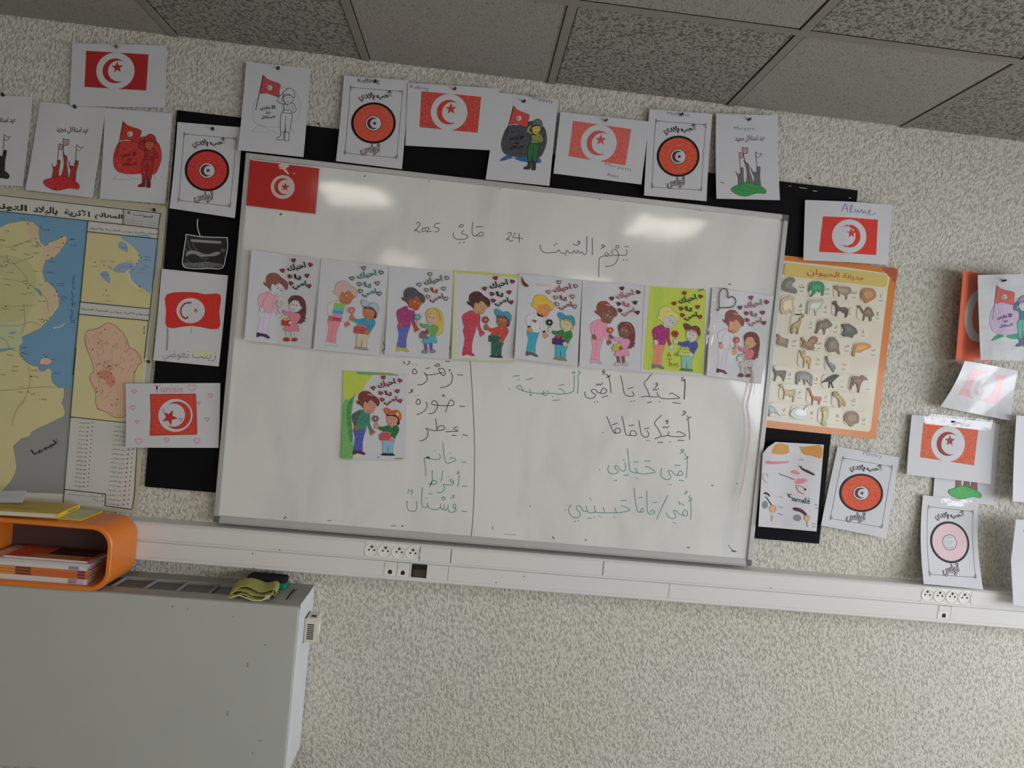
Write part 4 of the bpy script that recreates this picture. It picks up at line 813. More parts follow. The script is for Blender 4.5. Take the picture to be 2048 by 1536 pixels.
S_('flag_drawing', 'creased flag drawing with the crescent mirrored, above the animal poster', 'drawing', [(1610,400),(1785,410),(1773,530),(1605,521)],
   flag_art((216, 52, 40), .15, side=-1, corners=[(1262,750),(1860,785),(1820,1195),(1245,1165)], rect=[(1378,868),(1755,890),(1740,1132),(1350,1110)], disc=(1555,1005), r=118, crot=0.05, extra=exAl), -0.024, lift(0.004, fold=0.5, fa=0.010, wave=.002), group=G1_)
mA = soldier_art((206, 92, 76), (198, 176, 204), (60, 130, 140), (206, 200, 206), (90, 180, 156), (70, 110, 130), (40, 150, 110), (90, 80, 110), None, (80, 60, 110), (150, 140, 170))
S_('soldier_drawing', 'drawing of a soldier in teal before a lilac blob, cut by the right edge', 'drawing', [(1955,550),(2085,548),(2080,722),(1958,720)], mA, -0.062, lift(0.006, fold=.4, fa=.006), material='wrap', group='saluting soldier drawings')
# the same theme at the far right
RO = (216, 92, 50)
A = Art([(0, 0), (1, 0), (1, 1), (0, 1)]); A.poly([(0, 0), (1, 0), (1, 1), (0, 1)], RO, False, .0)
A.disc((.62, .48), (.42, .30), PAPER, 0, 40); A.disc((.72, .48), (.30, .22), (206, 120, 84), 0, 36)
def curl(u, v): return 0.055 * (1 - u) ** 2.2
S_('flag_drawing', 'curled glossy orange flag sheet behind the teal soldier drawing', 'drawing', [(1903,545),(2002,550),(1985,722),(1888,722)], A, -0.004, curl, paper=RO, material='wrap')
A = flag_art((226, 172, 178), .6, fc=(206, 186, 190)); 
def curl2(u, v): return 0.03 + 0.035 * (1 - u) * (1 - v) + 0.01 * np.sin(4 * u + 3 * v)
S_('flag_drawing', 'very pale pink flag drawing hanging askew in clear plastic', 'drawing', [(1902,722),(2026,742),(2006,840),(1868,812)], A, -0.006, curl2, material='wrap')
S_('crowd_drawing', 'mostly hidden drawing with a green mound showing below a red flag drawing', 'drawing', [(1880,838),(2000,848),(1986,1010),(1864,998)], crowd_art((130, 90, 80), (66, 170, 84), (90, 60, 60)), -0.006, lift(0.004), group='independence day crowd drawings')
A = flag_art((208, 84, 40), .5, fc=(150, 50, 48))
S_('flag_drawing', 'orange red flag drawing with a maroon crescent, right of the karate sheet', 'drawing', [(1823,829),(1990,845),(1976,967),(1809,948)], A, -0.014, lift(0.010, side=.004), group=G1_)
S_('medallion_drawing', 'pale pink medallion drawing above the right power sockets', 'drawing', [(1845,990),(1957,1003),(1941,1168),(1825,1157)], medal_art((222, 190, 196), (70, 66, 72), .5, (205, 205, 208)), -0.012, lift(0.055, side=.006), group='round medallion drawings')
S_('medallion_drawing', 'tilted orange medallion drawing beside the karate sheet', 'drawing', [(1675,893),(1799,915),(1768,1075),(1638,1049)], medal_art((212, 74, 30), (40, 52, 80), .35, extra=exAlm), -0.008, lift(0.010, wave=.003), group='round medallion drawings')
A = Art([(0, 0), (1, 0), (1, 1), (0, 1)])
S_('blank_sheet', 'plain white curled sheet cut by the right edge', 'paper', [(2028,830),(2150,840),(2140,1015),(2016,1000)], A, -0.05, lift(0.01, side=.02))
A = Art([(0, 0), (1, 0), (1, 1), (0, 1)]); A.stroke([(.14, .14), (.2, .03), (.26, .15)], (150, 140, 170), .012); A.stroke([(.16, .1), (.25, .1)], (150, 140, 170), .01); A.disc((.42, .82), (.2, .07), (60, 170, 140), .3, 24)
def foldb(u, v): return 0.02 + 0.03 * np.abs(v - .5)
S_('folded_sheet', 'folded white sheet with a green patch above the trunking at the right edge', 'paper', [(2015,1034),(2140,1040),(2135,1215),(2010,1203)], A, -0.065, foldb)
# hand drawn flags beside the whiteboard
A = Art([(1325,645),(1868,700),(1800,1445),(1265,1395)]); RF = (212, 46, 36)
A.poly([(1368,855),(1580,838),(1680,855),(1805,858),(1798,1000),(1790,1140),(1570,1115),(1375,1130),(1362,990)], RF, True, .12)
A.disc((1563, 990), (116, 104), PAPER, 0, 36); A.stroke([(1570,925),(1520,930),(1488,965),(1482,1005),(1498,1040),(1525,1055),(1542,1038)], (170, 44, 40), 13); A.star((1605, 988), 26, (170, 44, 40), .3, inner=.25)
A.stroke([(1375,1135),(1378,1220),(1372,1315)], (150, 150, 160), 14); A.stroke([(1570,1120),(1568,1180)], (170, 170, 176), 7)
A.poly([(1570,1340),(1650,1320),(1760,1330),(1770,1370),(1640,1372)], (206, 212, 170), True, .4)
A.text('زينب تعوضي', [(1340, 1318), (1775, 1325), (1770, 1425), (1345, 1398)], (120, 124, 110), -.01)
S_('flag_drawing', 'hand drawn red flag on a grey pole with a handwritten line below', 'drawing', [(323.5,537.5),(456,551),(439.5,733),(309,720.6)], A, YK, lift(0.008))
A = Art([(1028,275),(1805,270),(1798,798),(1040,797)]); PK = (224, 150, 168)
A.poly([(1228,365),(1600,362),(1608,520),(1617,690),(1232,700),(1236,530)], (212, 62, 44), False, .3, (150, 44, 36), 5)
A.disc((1437, 537), (140, 134), PAPER, 0, 40); A.crescent((1450, 537), 112, (208, 60, 46), -1, .26, .05, line=(110, 50, 40)); A.star((1388, 555), 66, (196, 44, 40), 0.1, (90, 30, 28), inner=.4)
A.text('Tunisie', [(1255, 288), (1500, 290), (1500, 348), (1258, 350)], PK, .01)
for h, r in (((1570, 310), 34), ((1100, 342), 20), ((1090, 475), 22), ((1125, 590), 16), ((1145, 745), 30), ((1725, 375), 20), ((1625, 435), 16), ((1700, 570), 18), ((1620, 742), 26), ((1370, 735), 20), ((1480, 570), 14), ((1335, 495), 14)): A.heart(h, r, None, PK, 6)
S_('flag_drawing', 'square red flag drawing with pink hearts around it over the map\'s edge', 'drawing', [(251,767),(440.7,766),(439,895),(254,894.6)], A, YK - .003, lift(0.008))
# karate sheet
A = Art([(350,120),(1020,160),(940,1110),(300,1055)]); Kk = (36, 34, 38)
A.poly([(500,150),(620,155),(640,200),(625,265),(455,262),(460,200)], (206, 148, 66), True, .45); A.poly([(755,155),(985,168),(990,310),(900,290),(800,270),(760,200)], (206, 142, 50), True, .55); A.poly([(380,340),(470,350),(640,352),(600,372),(400,378)], (216, 120, 136), True, .6); A.poly([(655,470),(700,450),(760,485),(720,500)], (216, 130, 146), True, .6); A.poly([(700,590),(740,540),(840,555),(760,600)], (216, 130, 146), True, .6)
A.poly([(760,400),(800,430),(850,450),(915,490),(905,505),(840,478),(775,440)], (72, 34, 40), True, .1); A.poly([(735,400),(780,405),(770,418)], (72, 34, 40), True, .1)
A.stroke([(525,485),(560,500),(620,520),(700,555)], (90, 60, 80), 8); A.stroke([(715,620),(740,680),(800,710)], (180, 110, 80), 10); A.stroke([(715,615),(780,630),(815,665)], (170, 110, 80), 8)
A.disc((812, 660), 12, Kk); A.stroke([(380,735),(420,790),(450,835)], (60, 40, 46), 11); A.poly([(355,705),(380,685),(425,715),(425,740),(390,712)], (80, 40, 50), True, .1)
A.disc((460, 870), (38, 40), (216, 168, 120), .1, 20, (140, 100, 70), 3); A.disc((375, 825), (32, 42), (130, 130, 134), .6, 18); A.disc((725, 965), (42, 34), (130, 130, 134), .6, 18)
A.poly([(680,860),(720,855),(785,880),(840,940),(820,950),(760,905),(690,885)], (80, 40, 50), True, .1); A.disc((828, 965), (30, 34), (216, 168, 120), .1, 18, (140, 100, 70), 3)
A.stroke([(455,935),(450,1000)], (206, 160, 130), 16); A.stroke([(830,1005),(835,1060)], (206, 150, 120), 16); A.stroke([(350,485),(350,530),(385,580),(405,585)], (150, 150, 154), 5); A.stroke([(350,485),(395,490),(400,520)], (196, 160, 140), 6)
for st in ([(520,920),(570,935)], [(920,820),(950,832)], [(925,855),(955,865)], [(885,1025),(935,1032)], [(890,1055),(925,1062)], [(545,740),(565,750)], [(530,850),(565,860)], [(755,330),(800,335)]): A.stroke(st, (110, 110, 120), 6)

for st in ([(622,702),(636,730),(646,752)], [(668,712),(636,727),(672,752)], [(702,756),(682,757),(674,772),(690,784),(704,762),(710,792)], [(718,792),(722,764),(738,766)], [(742,797),(746,770),(762,772)], [(792,776),(772,777),(766,792),(780,803),(795,780),(800,808)], [(818,742),(812,800),(826,808)], [(802,768),(832,772)], [(838,794),(858,784),(846,775),(836,794),(846,812),(862,806)], [(848,762),(858,750)]): A.stroke(st, Kk, 7)
oc = happly(A.H, [(490,120),(1020,160),(1000,640),(940,1110),(620,1085),(300,1055),(325,640),(350,260),(400,190)])
S_('karate_sheet', 'cut and crumpled sheet about karate with coloured scribbles', 'drawing', [(1524,882),(1646,889),(1631,1062),(1515,1052)], A, -0.0385, lift(0.003, wave=.006, ph=1), outline=[tuple(np.clip(p, 0, 1)) for p in oc])
# pouch picture
A = Art([(690,635),(1450,700),(1370,1285),(635,1250)]); g1 = (150, 150, 150)
A.poly([(770,735),(1335,775),(1330,822),(770,785)], (150, 150, 150), False, .1)
A.poly([(690,1000),(740,955),(880,960),(980,1000),(1100,1020),(1250,970),(1320,1000),(1230,1050),(1080,1060),(960,1070),(900,1040),(820,1010),(730,1050),(690,1060)], (140, 142, 142), True, .2)
A.poly([(660,1180),(900,1190),(1050,1150),(1200,1180),(1340,1200),(1330,1250),(900,1270),(650,1235)], (96, 98, 98), True, .4); A.disc((1370, 945), (50, 34), (84, 86, 86), .3, 20); A.disc((800, 1060), (90, 45), (46, 46, 46), .1, 24)
for st in ([(655,910),(700,960),(740,1000)], [(715,760),(740,880),(790,950)], [(800,810),(840,900),(900,940)], [(700,1130),(820,1190),(960,1170)], [(960,1090),(1040,1110),(1100,1090)]): A.stroke(st, (120, 122, 122), 10)
A.stroke([(695,650),(950,690),(1405,705),(1445,735),(1450,900),(1420,1080),(1362,1275),(1100,1280),(860,1285),(645,1240),(640,1000),(680,720)], (196, 196, 196), 17, closed=True)
S_('ultrasound_picture', 'small black and white scan picture with a white rim on the black board', 'picture', [(374,468),(456,475),(447,538),(368,534)], A, YK, lift(0.006, side=.006), paper=(40, 41, 42), material='wrap')
m = MB()
pts = [W(395.5, 438, -.016), W(394.6, 445, -.018), W(395, 455, -.017), W(398, 466, -.018), W(401, 474, -.021)]
for i in range(len(pts) - 1):
    for k in range(4):
        c = pts[i] + (pts[i + 1] - pts[i]) * k / 4; m.tube([c, c + (pts[i + 1] - pts[i]) * .3], .0013, 'socket', 6)
tag(m.build('bead_chain'), 'thin silver bead chain above the scan picture', 'chain')

# ------------------------------------------------------------------ map poster
mpx = [(-292, 345), (334.5, 412), (274, 1027), (-330, 985)]
A = Art(mpx)
def a2(L, ox=0, oy=380, s=4.096): return [(x / s + ox, y / s + oy) for x, y in L]
def b2(L): return a2(L, 0, 700)
K = (40, 42, 44); SEA = (112, 160, 192); LAND = (212, 204, 150)
A.poly([(-292 + 14, 345 + 12), (322, 425), (322 - 57, 1018), (-318, 978)], (214, 210, 196), False, 0)
A.poly(a2([(-1150, 60), (730, 262)]) + b2([(530, 1180), (-1280, 1080)]), SEA, False, .15)
coast = a2([(-1100,420),(-600,330),(-100,330),(0,318),(60,285),(130,270),(200,258),(270,270),(300,290),(330,320),(325,350),(330,400),(340,440),(380,470),(410,440),(470,420),(520,390),(540,382),(555,420),(530,470),(490,510),(460,560),(420,575),(380,590),(362,640),(355,690),(375,760),(420,790),(460,830),(490,880),(490,970),(440,1040),(400,1090),(340,1150),(260,1190),(190,1220),(166,1270),(165,1330),(190,1390)]) + \
    b2([(190,90),(235,130),(280,150),(330,152),(325,172),(360,190),(400,165),(432,190),(425,240),(440,290),(480,320),(530,330),(528,400),(510,450),(538,520),(530,560),(480,580),(400,620),(330,650),(260,690),(250,720),(180,740),(115,800),(130,880),(142,960),(130,1020),(90,1090),(20,1160),(-200,1170),(-1200,1080)])
A.poly(b2([(535,330),(632,345),(530,1182),(-100,1160),(20,1120),(90,1000),(100,790),(180,700),(300,600)]), (150, 150, 150), False, .1)
A.poly(coast, LAND, False, .15, (130, 120, 90), .8)
A.poly(a2([(250,270),(320,320),(330,440),(380,475),(520,395),(550,420),(460,555),(380,585),(350,690),(330,600),(360,500),(260,440)]), (218, 192, 156), True, .3)
A.poly(a2([(380,770),(420,800),(480,880),(480,960),(420,1040),(330,1130),(390,950)]), (216, 196, 160), True, .3)
A.poly(a2([(-200,600),(150,560),(300,700),(260,1000),(100,1100),(-300,1080)]), (198, 196, 140), True, .4)
A.poly(a2([(-200,1120),(200,1110),(180,1200),(160,1300),(-200,1360)]), (196, 204, 156), True, .4)
A.poly(b2([(335,100),(372,80),(428,100),(415,132),(380,140),(335,135)]), (222, 190, 170), True, .2, (130, 110, 100), .6)
A.poly(b2([(325,135),(385,140),(385,180),(350,195),(322,180)]), (120, 150, 180), True, .2)
for q in (a2([(290,820),(330,830),(350,870),(340,890),(310,850)]), a2([(75,1185),(140,1180),(110,1200)]), a2([(-100,1340),(100,1310),(110,1325),(-100,1365)]), a2([(300,440),(330,450),(325,470)])): A.poly(q, (128, 160, 184), True, .3)
rd = (150, 140, 110)
for st in (a2([(-50,440),(60,480),(150,460),(260,420)]), a2([(0,560),(80,580),(200,700),(230,760)]), a2([(60,540),(90,620),(220,580),(280,560)]), a2([(0,740),(150,760),(230,790)]), a2([(0,960),(150,970),(300,960)]), a2([(0,1130),(160,1130),(260,1100),(340,1130)]), a2([(200,950),(210,1100),(180,1200)]), a2([(240,780),(380,900),(400,1000)]), a2([(0,1220),(60,1260),(90,1320),(160,1340)]),
           b2([(0,350),(100,345),(230,330),(420,320),(500,330)]), b2([(180,440),(120,560),(110,640)]), b2([(240,150),(250,300),(180,480)])): A.stroke(st, rd, .8)
rnd = random.Random(3); A.k += 1; A.hold = True
for q in a2([(45,425),(300,410),(310,440),(340,470),(310,475),(230,785),(250,800),(240,820),(380,765),(430,785),(470,850),(455,880),(485,885),(400,550),(430,565),(275,560),(60,630),(55,970),(410,1065),(390,1085),(365,1095),(380,1112),(510,395),(525,445),(555,450),(400,460),(235,285),(345,310)]) + b2([(170,50),(180,70),(365,60),(385,75),(240,360),(262,235)]): A.disc(q, rnd.uniform(.9, 1.5), K, 0, 6)
places_ = ['بنزرت', 'تونس', 'نابل', 'سوسة', 'باجة', 'القيروان', 'المنستير', 'المهدية', 'صفاقس', 'قابس', 'الحمامات', 'قربة', 'الكاف', 'دقة', 'سليانة', 'الجم', 'زغوان', 'سبيطلة', 'قفصة', 'توزر', 'جربة', 'مدنين', 'تطاوين', 'جرجيس']
def lab(t, x, y, w_=11, h=3.2, c=K): A.text(t, [(x - w_ / 2, y - h / 2 - .1 * w_ / 2), (x + w_ / 2, y - h / 2 + .1 * w_ / 2), (x + w_ / 2, y + h / 2 + .1 * w_ / 2), (x - w_ / 2, y + h / 2 - .1 * w_ / 2)], c, 0)
for (x, y), t in zip(a2([(190,238),(385,335),(600,412),(440,690),(60,345),(215,760),(500,780),(530,890),(350,1080),(200,1310),(430,600),(610,465),(20,420),(30,640),(230,540),(350,930),(280,470),(50,990)]), places_): lab(t, x, y, rnd.uniform(9, 15))
for (x, y), t in zip(a2([(240,435),(300,530),(140,470),(180,450),(250,860),(200,870),(90,690),(70,790),(540,905),(480,480),(180,1000),(100,1225),(590,415),(410,690),(300,680),(500,800),(520,920),(120,500),(60,600),(340,790)]), places_ * 2): lab(t, x, y, rnd.uniform(8, 13), 2.6)
for (x, y), t in zip(b2([(130,155),(285,185),(295,235),(180,320),(170,360),(275,375),(210,45),(440,95),(470,210),(130,190),(90,60),(360,420),(30,220)]), places_[::-1]): lab(t, x, y, rnd.uniform(9, 14), 2.8)
A.hold = False; A.k += 1; A.hold = True; A.text('ليبيا', [(62, 903), (110, 882), (117, 893), (71, 914)], K, .0) 
A.stroke(b2([(270,840),(285,870),(480,765),(470,735)]), K, 1.0, smooth=False)
for q in ((330, 845), (380, 820), (432, 790)): A.stroke(b2([(q[0], q[1] - 6), (q[0] + 6, q[1] + 6)]), K, .9, smooth=False)
A.text('البحر الأبيض المتوسط', [(154.5, 553), (153, 650), (140, 650), (146, 553)], (60, 96, 130), 0)
for q in ([(440,1145),(500,1130),(540,1105),(520,1135),(450,1155)],): A.poly(a2(q), (190, 200, 200), True, .2)
# title strip and frames
A.hold = False
A.poly(a2([(-1160,-80),(1020,155),(1015,262+28),(730,262),(-1160,55)]), (206, 205, 196), False, 0)
for wd_, q_ in (('المعالم', [(785,185),(1010,205),(1007,262),(783,242)]), ('الأثرية', [(535,150),(745,172),(742,242),(533,222)]), ('بالبلاد', [(280,128),(482,150),(479,220),(278,198)]), ('التونسية', [(-200,88),(232,128),(229,196),(-203,156)])): A.text(wd_, a2(q_), K, .035)
A.poly(a2([(1035,175),(1310,205),(1300,315),(1028,285)]), (190, 190, 186), False, .2)
A.text('الجمهورية', a2([(1175,205),(1255,212),(1253,235),(1173,228)]), K, .05); A.text('التونسية', a2([(1095,198),(1165,204),(1163,222),(1093,215)]), K, .02)
A.k += 1; A.hold = True
for yy in (245, 268): A.text('وزارة الثقافة', a2([(1050,yy),(1280,yy+22),(1278,yy+36),(1048,yy+14)]), (120,120,120), 0)
A.disc(tuple(a2([(1060, 190)])[0]), 3, (90, 90, 90), .3, 10); A.hold = False
A.poly(a2([(728,268),(1300,335),(1295,405),(722,348)]), (205, 204, 198), False, 0); A.text('المعالم الأثرية بتونس العاصمة والأحواز', a2([(742,308),(1292,360),(1290,385),(740,335)]), K, .015)
A.poly(a2([(722,356),(1292,414),(1232,982),(668,930)]), (212, 202, 146), False, .1)
A.poly(a2([(1000,390),(1286,413),(1243,832),(1180,828),(1110,780),(1065,720),(1060,680),(1120,620),(1150,560),(1110,490),(1040,430)]), (140, 172, 196), True, .15)
A.poly(a2([(1010,430),(1045,460),(1050,520),(1020,510),(975,480),(980,440)]), (140, 168, 194), True, .2); A.poly(a2([(940,650),(1000,612),(1085,605),(1100,640),(1050,670),(1030,690),(960,690),(930,672)]), (146, 166, 196), True, .2); A.poly(a2([(830,690),(885,680),(905,740),(900,780),(860,750),(835,720)]), (140, 164, 192), True, .2)
A.stroke(a2([(1035,680),(1060,700),(1075,760),(1130,820)]), (222, 214, 190), 3)
A.k += 1; A.hold = True
for q in a2([(785,605),(860,630),(900,640),(915,655),(1145,545),(1160,565),(1140,590),(1120,615),(1075,640),(1095,665),(1148,805),(875,838)]): A.star(q, 2, K, 0)
for (x, y), t in zip(a2([(785,640),(855,600),(925,600),(1060,590),(1210,560),(1210,585),(1205,640),(1180,660),(1155,690),(1025,640),(1010,480),(862,712),(1148,842),(875,880),(900,925)]), ['باردو','سيدي','تونس','رادس','سيدي بوسعيد','قرطاج','صلامبو','حلق الوادي','خير الدين','البحيرة','أريانة','السيجومي','حمام الأنف','أوذنة','منوبة']): lab(t, x, y, rnd.uniform(10, 17), 2.8)
A.hold = False; A.poly(a2([(665,940),(1228,992),(1222,1085),(655,1034)]), (205, 204, 198), False, 0); A.text('المعالم الأثرية بتونس المدينة العتيقة', a2([(668,978),(1222,1030),(1220,1056),(666,1004)]), K, .015)
A.poly(a2([(654,1042),(1216,1094)]) + b2([(1168,210),(1135,620),(582,562)]), (212, 204, 152), False, .1)
med = a2([(830,1140),(880,1108),(940,1125),(1000,1180),(1040,1240),(1065,1310),(1110,1330),(1150,1380),(1160,1440)]) + b2([(1150,130),(1110,190),(1100,260),(1090,400),(1060,520),(1000,570),(930,560),(870,520),(810,500),(790,450),(790,370),(765,310),(740,250),(750,215),(775,190),(760,120),(740,60)]) + a2([(720,1330),(700,1250),(705,1200),(725,1170),(780,1160)])
A.poly(med, (220, 182, 154), True, .15, (160, 108, 90), 1.4)
A.poly(b2([(800,200),(880,185),(930,220),(950,290),(900,320),(860,260),(810,250)]), (216, 140, 112), True, .4)
A.k += 1; A.hold = True; mc = np.array(med); mcen = mc.mean(0); br = (176, 128, 108)
for i in range(120):
    t = rnd.random(); q = mc[rnd.randrange(len(mc))] * t + mcen * (1 - t); an = rnd.choice((0.15, 1.7, .9, 2.4)) + rnd.uniform(-.3, .3); L_ = rnd.uniform(4, 12)
    q2 = q + np.array([math.cos(an), math.sin(an)]) * L_; mid = (q + q2) / 2 + np.array([rnd.uniform(-1, 1), rnd.uniform(-1, 1)])
    q2 = q2 * .93 + mcen * .07; A.stroke([tuple(q), tuple(mid), tuple(q2)], br, .7)
for q in b2([(820,130),(865,118),(895,150),(955,145),(810,212),(835,235),(880,200),(915,210),(885,240),(930,275),(820,270),(795,330),(800,360),(840,370),(845,350),(920,465),(955,460),(965,420),(1105,200),(810,500),(905,180),(860,250)]) + a2([(830,1185),(865,1160),(810,1270),(765,1325)]): A.disc(q, 1.4, (110, 60, 46), 0, 7)
A.stroke(a2([(1185,1135),(1182,1195)]), K, 1, smooth=False); A.disc(tuple(a2([(1185, 1137)])[0]), 1.2, K, 0, 6); A.disc(tuple(a2([(1182, 1193)])[0]), 1.2, K, 0, 6)
A.hold = False; A.poly(b2([(578,570),(1138,622),(1085,1305),(880,1280),(870,1185),(532,1145)]), (204, 202, 196), False, 0); A.poly(b2([(532,1150),(868,1188),(862,1270),(528,1240)]), (204, 202, 196), False, 0)
for st in ([(582,562),(1135,620)], [(1135,620),(1105,1190),(1085,1305)], [(630,0),(528,1250)], [(537,1145),(873,1182)], [(873,1182),(864,1270)], [(864,1275),(1085,1305)]): A.stroke(b2(st), K, 1.5, smooth=False)
A.k += 1; A.hold = True
leg = ['الديوان','دار الجزيري','باب سعدون','باب منارة','حمام الصباغين','دار بن عبدالله','سوق القماش','سوق الصباغين','سوق السكاجين','سوق العطارين','سوق الترك','سوق البركة','سوق الكبابجية','سوق اللفة','سوق النحاس','سوق البلاط','دار حسين','جامع القصر','دار الباي']
for i in range(16):
    x, y = 765 - i * 2.6, 610 + i * 33.8; A.star(b2([(x, y)])[0], 1.8, K, -1.57); A.disc(b2([(x - 35, y + 6)])[0], 1.6, (150, 100, 90), 0, 7)
    t = leg[i]; A.text(t, b2([(x - 110, y - 10), (x - 52, y - 4), (x - 53, y + 12), (x - 111, y + 6)]), (60, 60, 62), 0)
for i in range(18):
    x, y = 1112 - i * 3.2, 640 + i * 36.5
    if i > 4: A.star(b2([(x - 5, y)])[0], 1.8, K, -1.57); A.disc(b2([(x - 40, y + 6)])[0], 1.8, (150, 90, 80), 0, 7)
    t = leg[(i * 5 + 3) % 19]; A.text(t, b2([(x - 175, y - 10), (x - 65, y + 2), (x - 66, y + 18), (x - 176, y + 6)]), (60, 60, 62), 0)
for k_, yy in enumerate((1188, 1228)): A.star(b2([(845, yy + 10)])[0], 2, K, -1.57); A.text('موقع أثري مفتوح للزيارة' if k_ == 0 else 'معلم', b2([(560 if k_ == 0 else 770, yy - 14), (830, yy + 10), (829, yy + 26), (558 if k_ == 0 else 769, yy + 2)]), (60, 60, 62), 0)
A.hold = False; A.k += 1
for st in ([(-1160,-85),(1320,195)], [(-1160,55),(1015,290)], [(1020,160),(1015,290)], [(1320,195),(1300,330)], [(1015,290),(1305,325)], [(730,262),(605,1536)], [(1305,325),(1225,1085)], [(722,350),(1298,410)], [(665,935),(1230,990)], [(655,1035),(1222,1088)], [(1222,1088),(1185,1400)]): A.stroke(a2(st), K, 1.5, smooth=False)
sheet('map_poster', 'large laminated wall map with blue sea and Arabic title', 'poster', mpx, A, -0.005, None, paper=(190, 184, 160), material='gloss', n=6)

# ------------------------------------------------------------------ embossed animal poster
apx = [(1567.5, 510.5), (1796, 537), (1751.6, 878), (1531, 855)]
CC = [((x - 1500) * 6.4, (y - 510) * 6.4) for x, y in apx]      # corners in the units the relief was measured in
A = Art(CC)
A.poly([(436,75),(1200,155),(1740,235),(1790,300),(1765,420)] + [(1545,2230),(1520,2268),(205,2118),(300,1180)], (214, 206, 186), False, .1)
A.poly([(1690,160),(1890,190),(1860,360),(1800,290),(1745,235)], (176, 84, 44), True, .1)
ap = empty('animal_poster', Vector(W(1660, 690, -.016)), 'orange bordered embossed poster of animals right of the whiteboard', 'poster')
sheet('poster_sheet', None, None, apx, A, -0.014, None, paper=(208, 124, 50), material='emb', n=6, parent=ap)
PC4 = [W(u, v, -0.014) for u, v in apx]
def PS(P, e):
    uv = happly(homog(CC, SQ), P); u = uv[:, :1]; v = uv[:, 1:]
    Q = (1 - v) * ((1 - u) * PC4[0] + u * PC4[1]) + v * ((1 - u) * PC4[3] + u * PC4[2]); Q = Q.copy(); Q[:, 1] -= e; return Q
class Relief:
    def __init__(s): s.V = []; s.F = []; s.C = []
    def slab(s, pts, col, e0, e1, smooth=True, inset=.9, a=0.25):
        P = smooth_line(pts, True, 3) if smooth else np.array(pts, float)
        T = np.roll(P, -1, 0) - np.roll(P, 1, 0); L = np.linalg.norm(T, axis=1, keepdims=True); L[L == 0] = 1; N = np.c_[-T[:, 1], T[:, 0]] / L
        area = np.sum(P[:, 0] * np.roll(P[:, 1], -1) - P[:, 1] * np.roll(P[:, 0], -1)); sg = 1 if area > 0 else -1
        Q = P + N * sg * 3.0 * (1 if inset < 1 else 0)
        r = delaunay_2d_cdt([Vector(p) for p in map(tuple, Q)], [], [list(range(len(Q)))], 1, 1e-5)
        k = len(s.V); n = len(P); s.V += PS(P, e0).tolist() + PS(Q, e1).tolist(); s.F += [(k + i, k + (i + 1) % n, k + n + (i + 1) % n, k + n + i) for i in range(n)]
        k2 = len(s.V); s.V += PS(np.array([tuple(v) for v in r[0]]), e1).tolist(); s.F += [tuple(i + k2 for i in f) for f in r[2]]
        s.C += [(*rgb(col), a)] * (len(s.V) - k)
    def flat(s, P, F, col, e):
        k = len(s.V); s.V += PS(P, e).tolist(); s.F += [tuple(i + k for i in f) for f in F]; s.C += [(*rgb(col), 0)] * len(P)
    def build(s, name):
        V = np.array(s.V); org = V.mean(0); me = bpy.data.meshes.new(name); me.from_pydata((V - org).tolist(), [], s.F)
        ca = me.color_attributes.new('ink', 'FLOAT_COLOR', 'POINT'); ca.data.foreach_set('color', np.array(s.C, float).ravel()); me.materials.append(MAT['emb'])
        bm = bmesh.new(); bm.from_mesh(me); bmesh.ops.recalc_face_normals(bm, faces=bm.faces[:]); bm.to_mesh(me); bm.free()
        return link(name, me, ap, org)
def rrect(x0, y0, x1, y1, r, sk=0.09, n=5):
    P = []
    for cx, cy, a0 in ((x1 - r, y0 + r, -90), (x1 - r, y1 - r, 0), (x0 + r, y1 - r, 90), (x0 + r, y0 + r, 180)):
        for k in range(n + 1): t = math.radians(a0 + 90 * k / n); P.append((cx + r * math.cos(t), cy + r * math.sin(t)))
    mx_ = (x0 + x1) / 2; my_ = (y0 + y1) / 2
    return [(x - (y - my_) * .12 * 0.9, y + (x - mx_) * sk) for x, y in P]
rl = Relief(); CRM = (216, 210, 192)
rl.slab([(x, y) for x, y in rrect(432, 180, 1752, 345, 30, .115)], (206, 184, 98), 0, .003, False)
P_, F_, _s = text_mesh('حديقة الحيوان', .015)
rl.flat(happly(homog(SQ, [(722, 170), (1455, 270), (1440, 352), (715, 275)]), P_), F_, (196, 92, 40), .0034)
rl.build('title_banner')['label'] = 'gold banner with orange lettering'
D = 1152
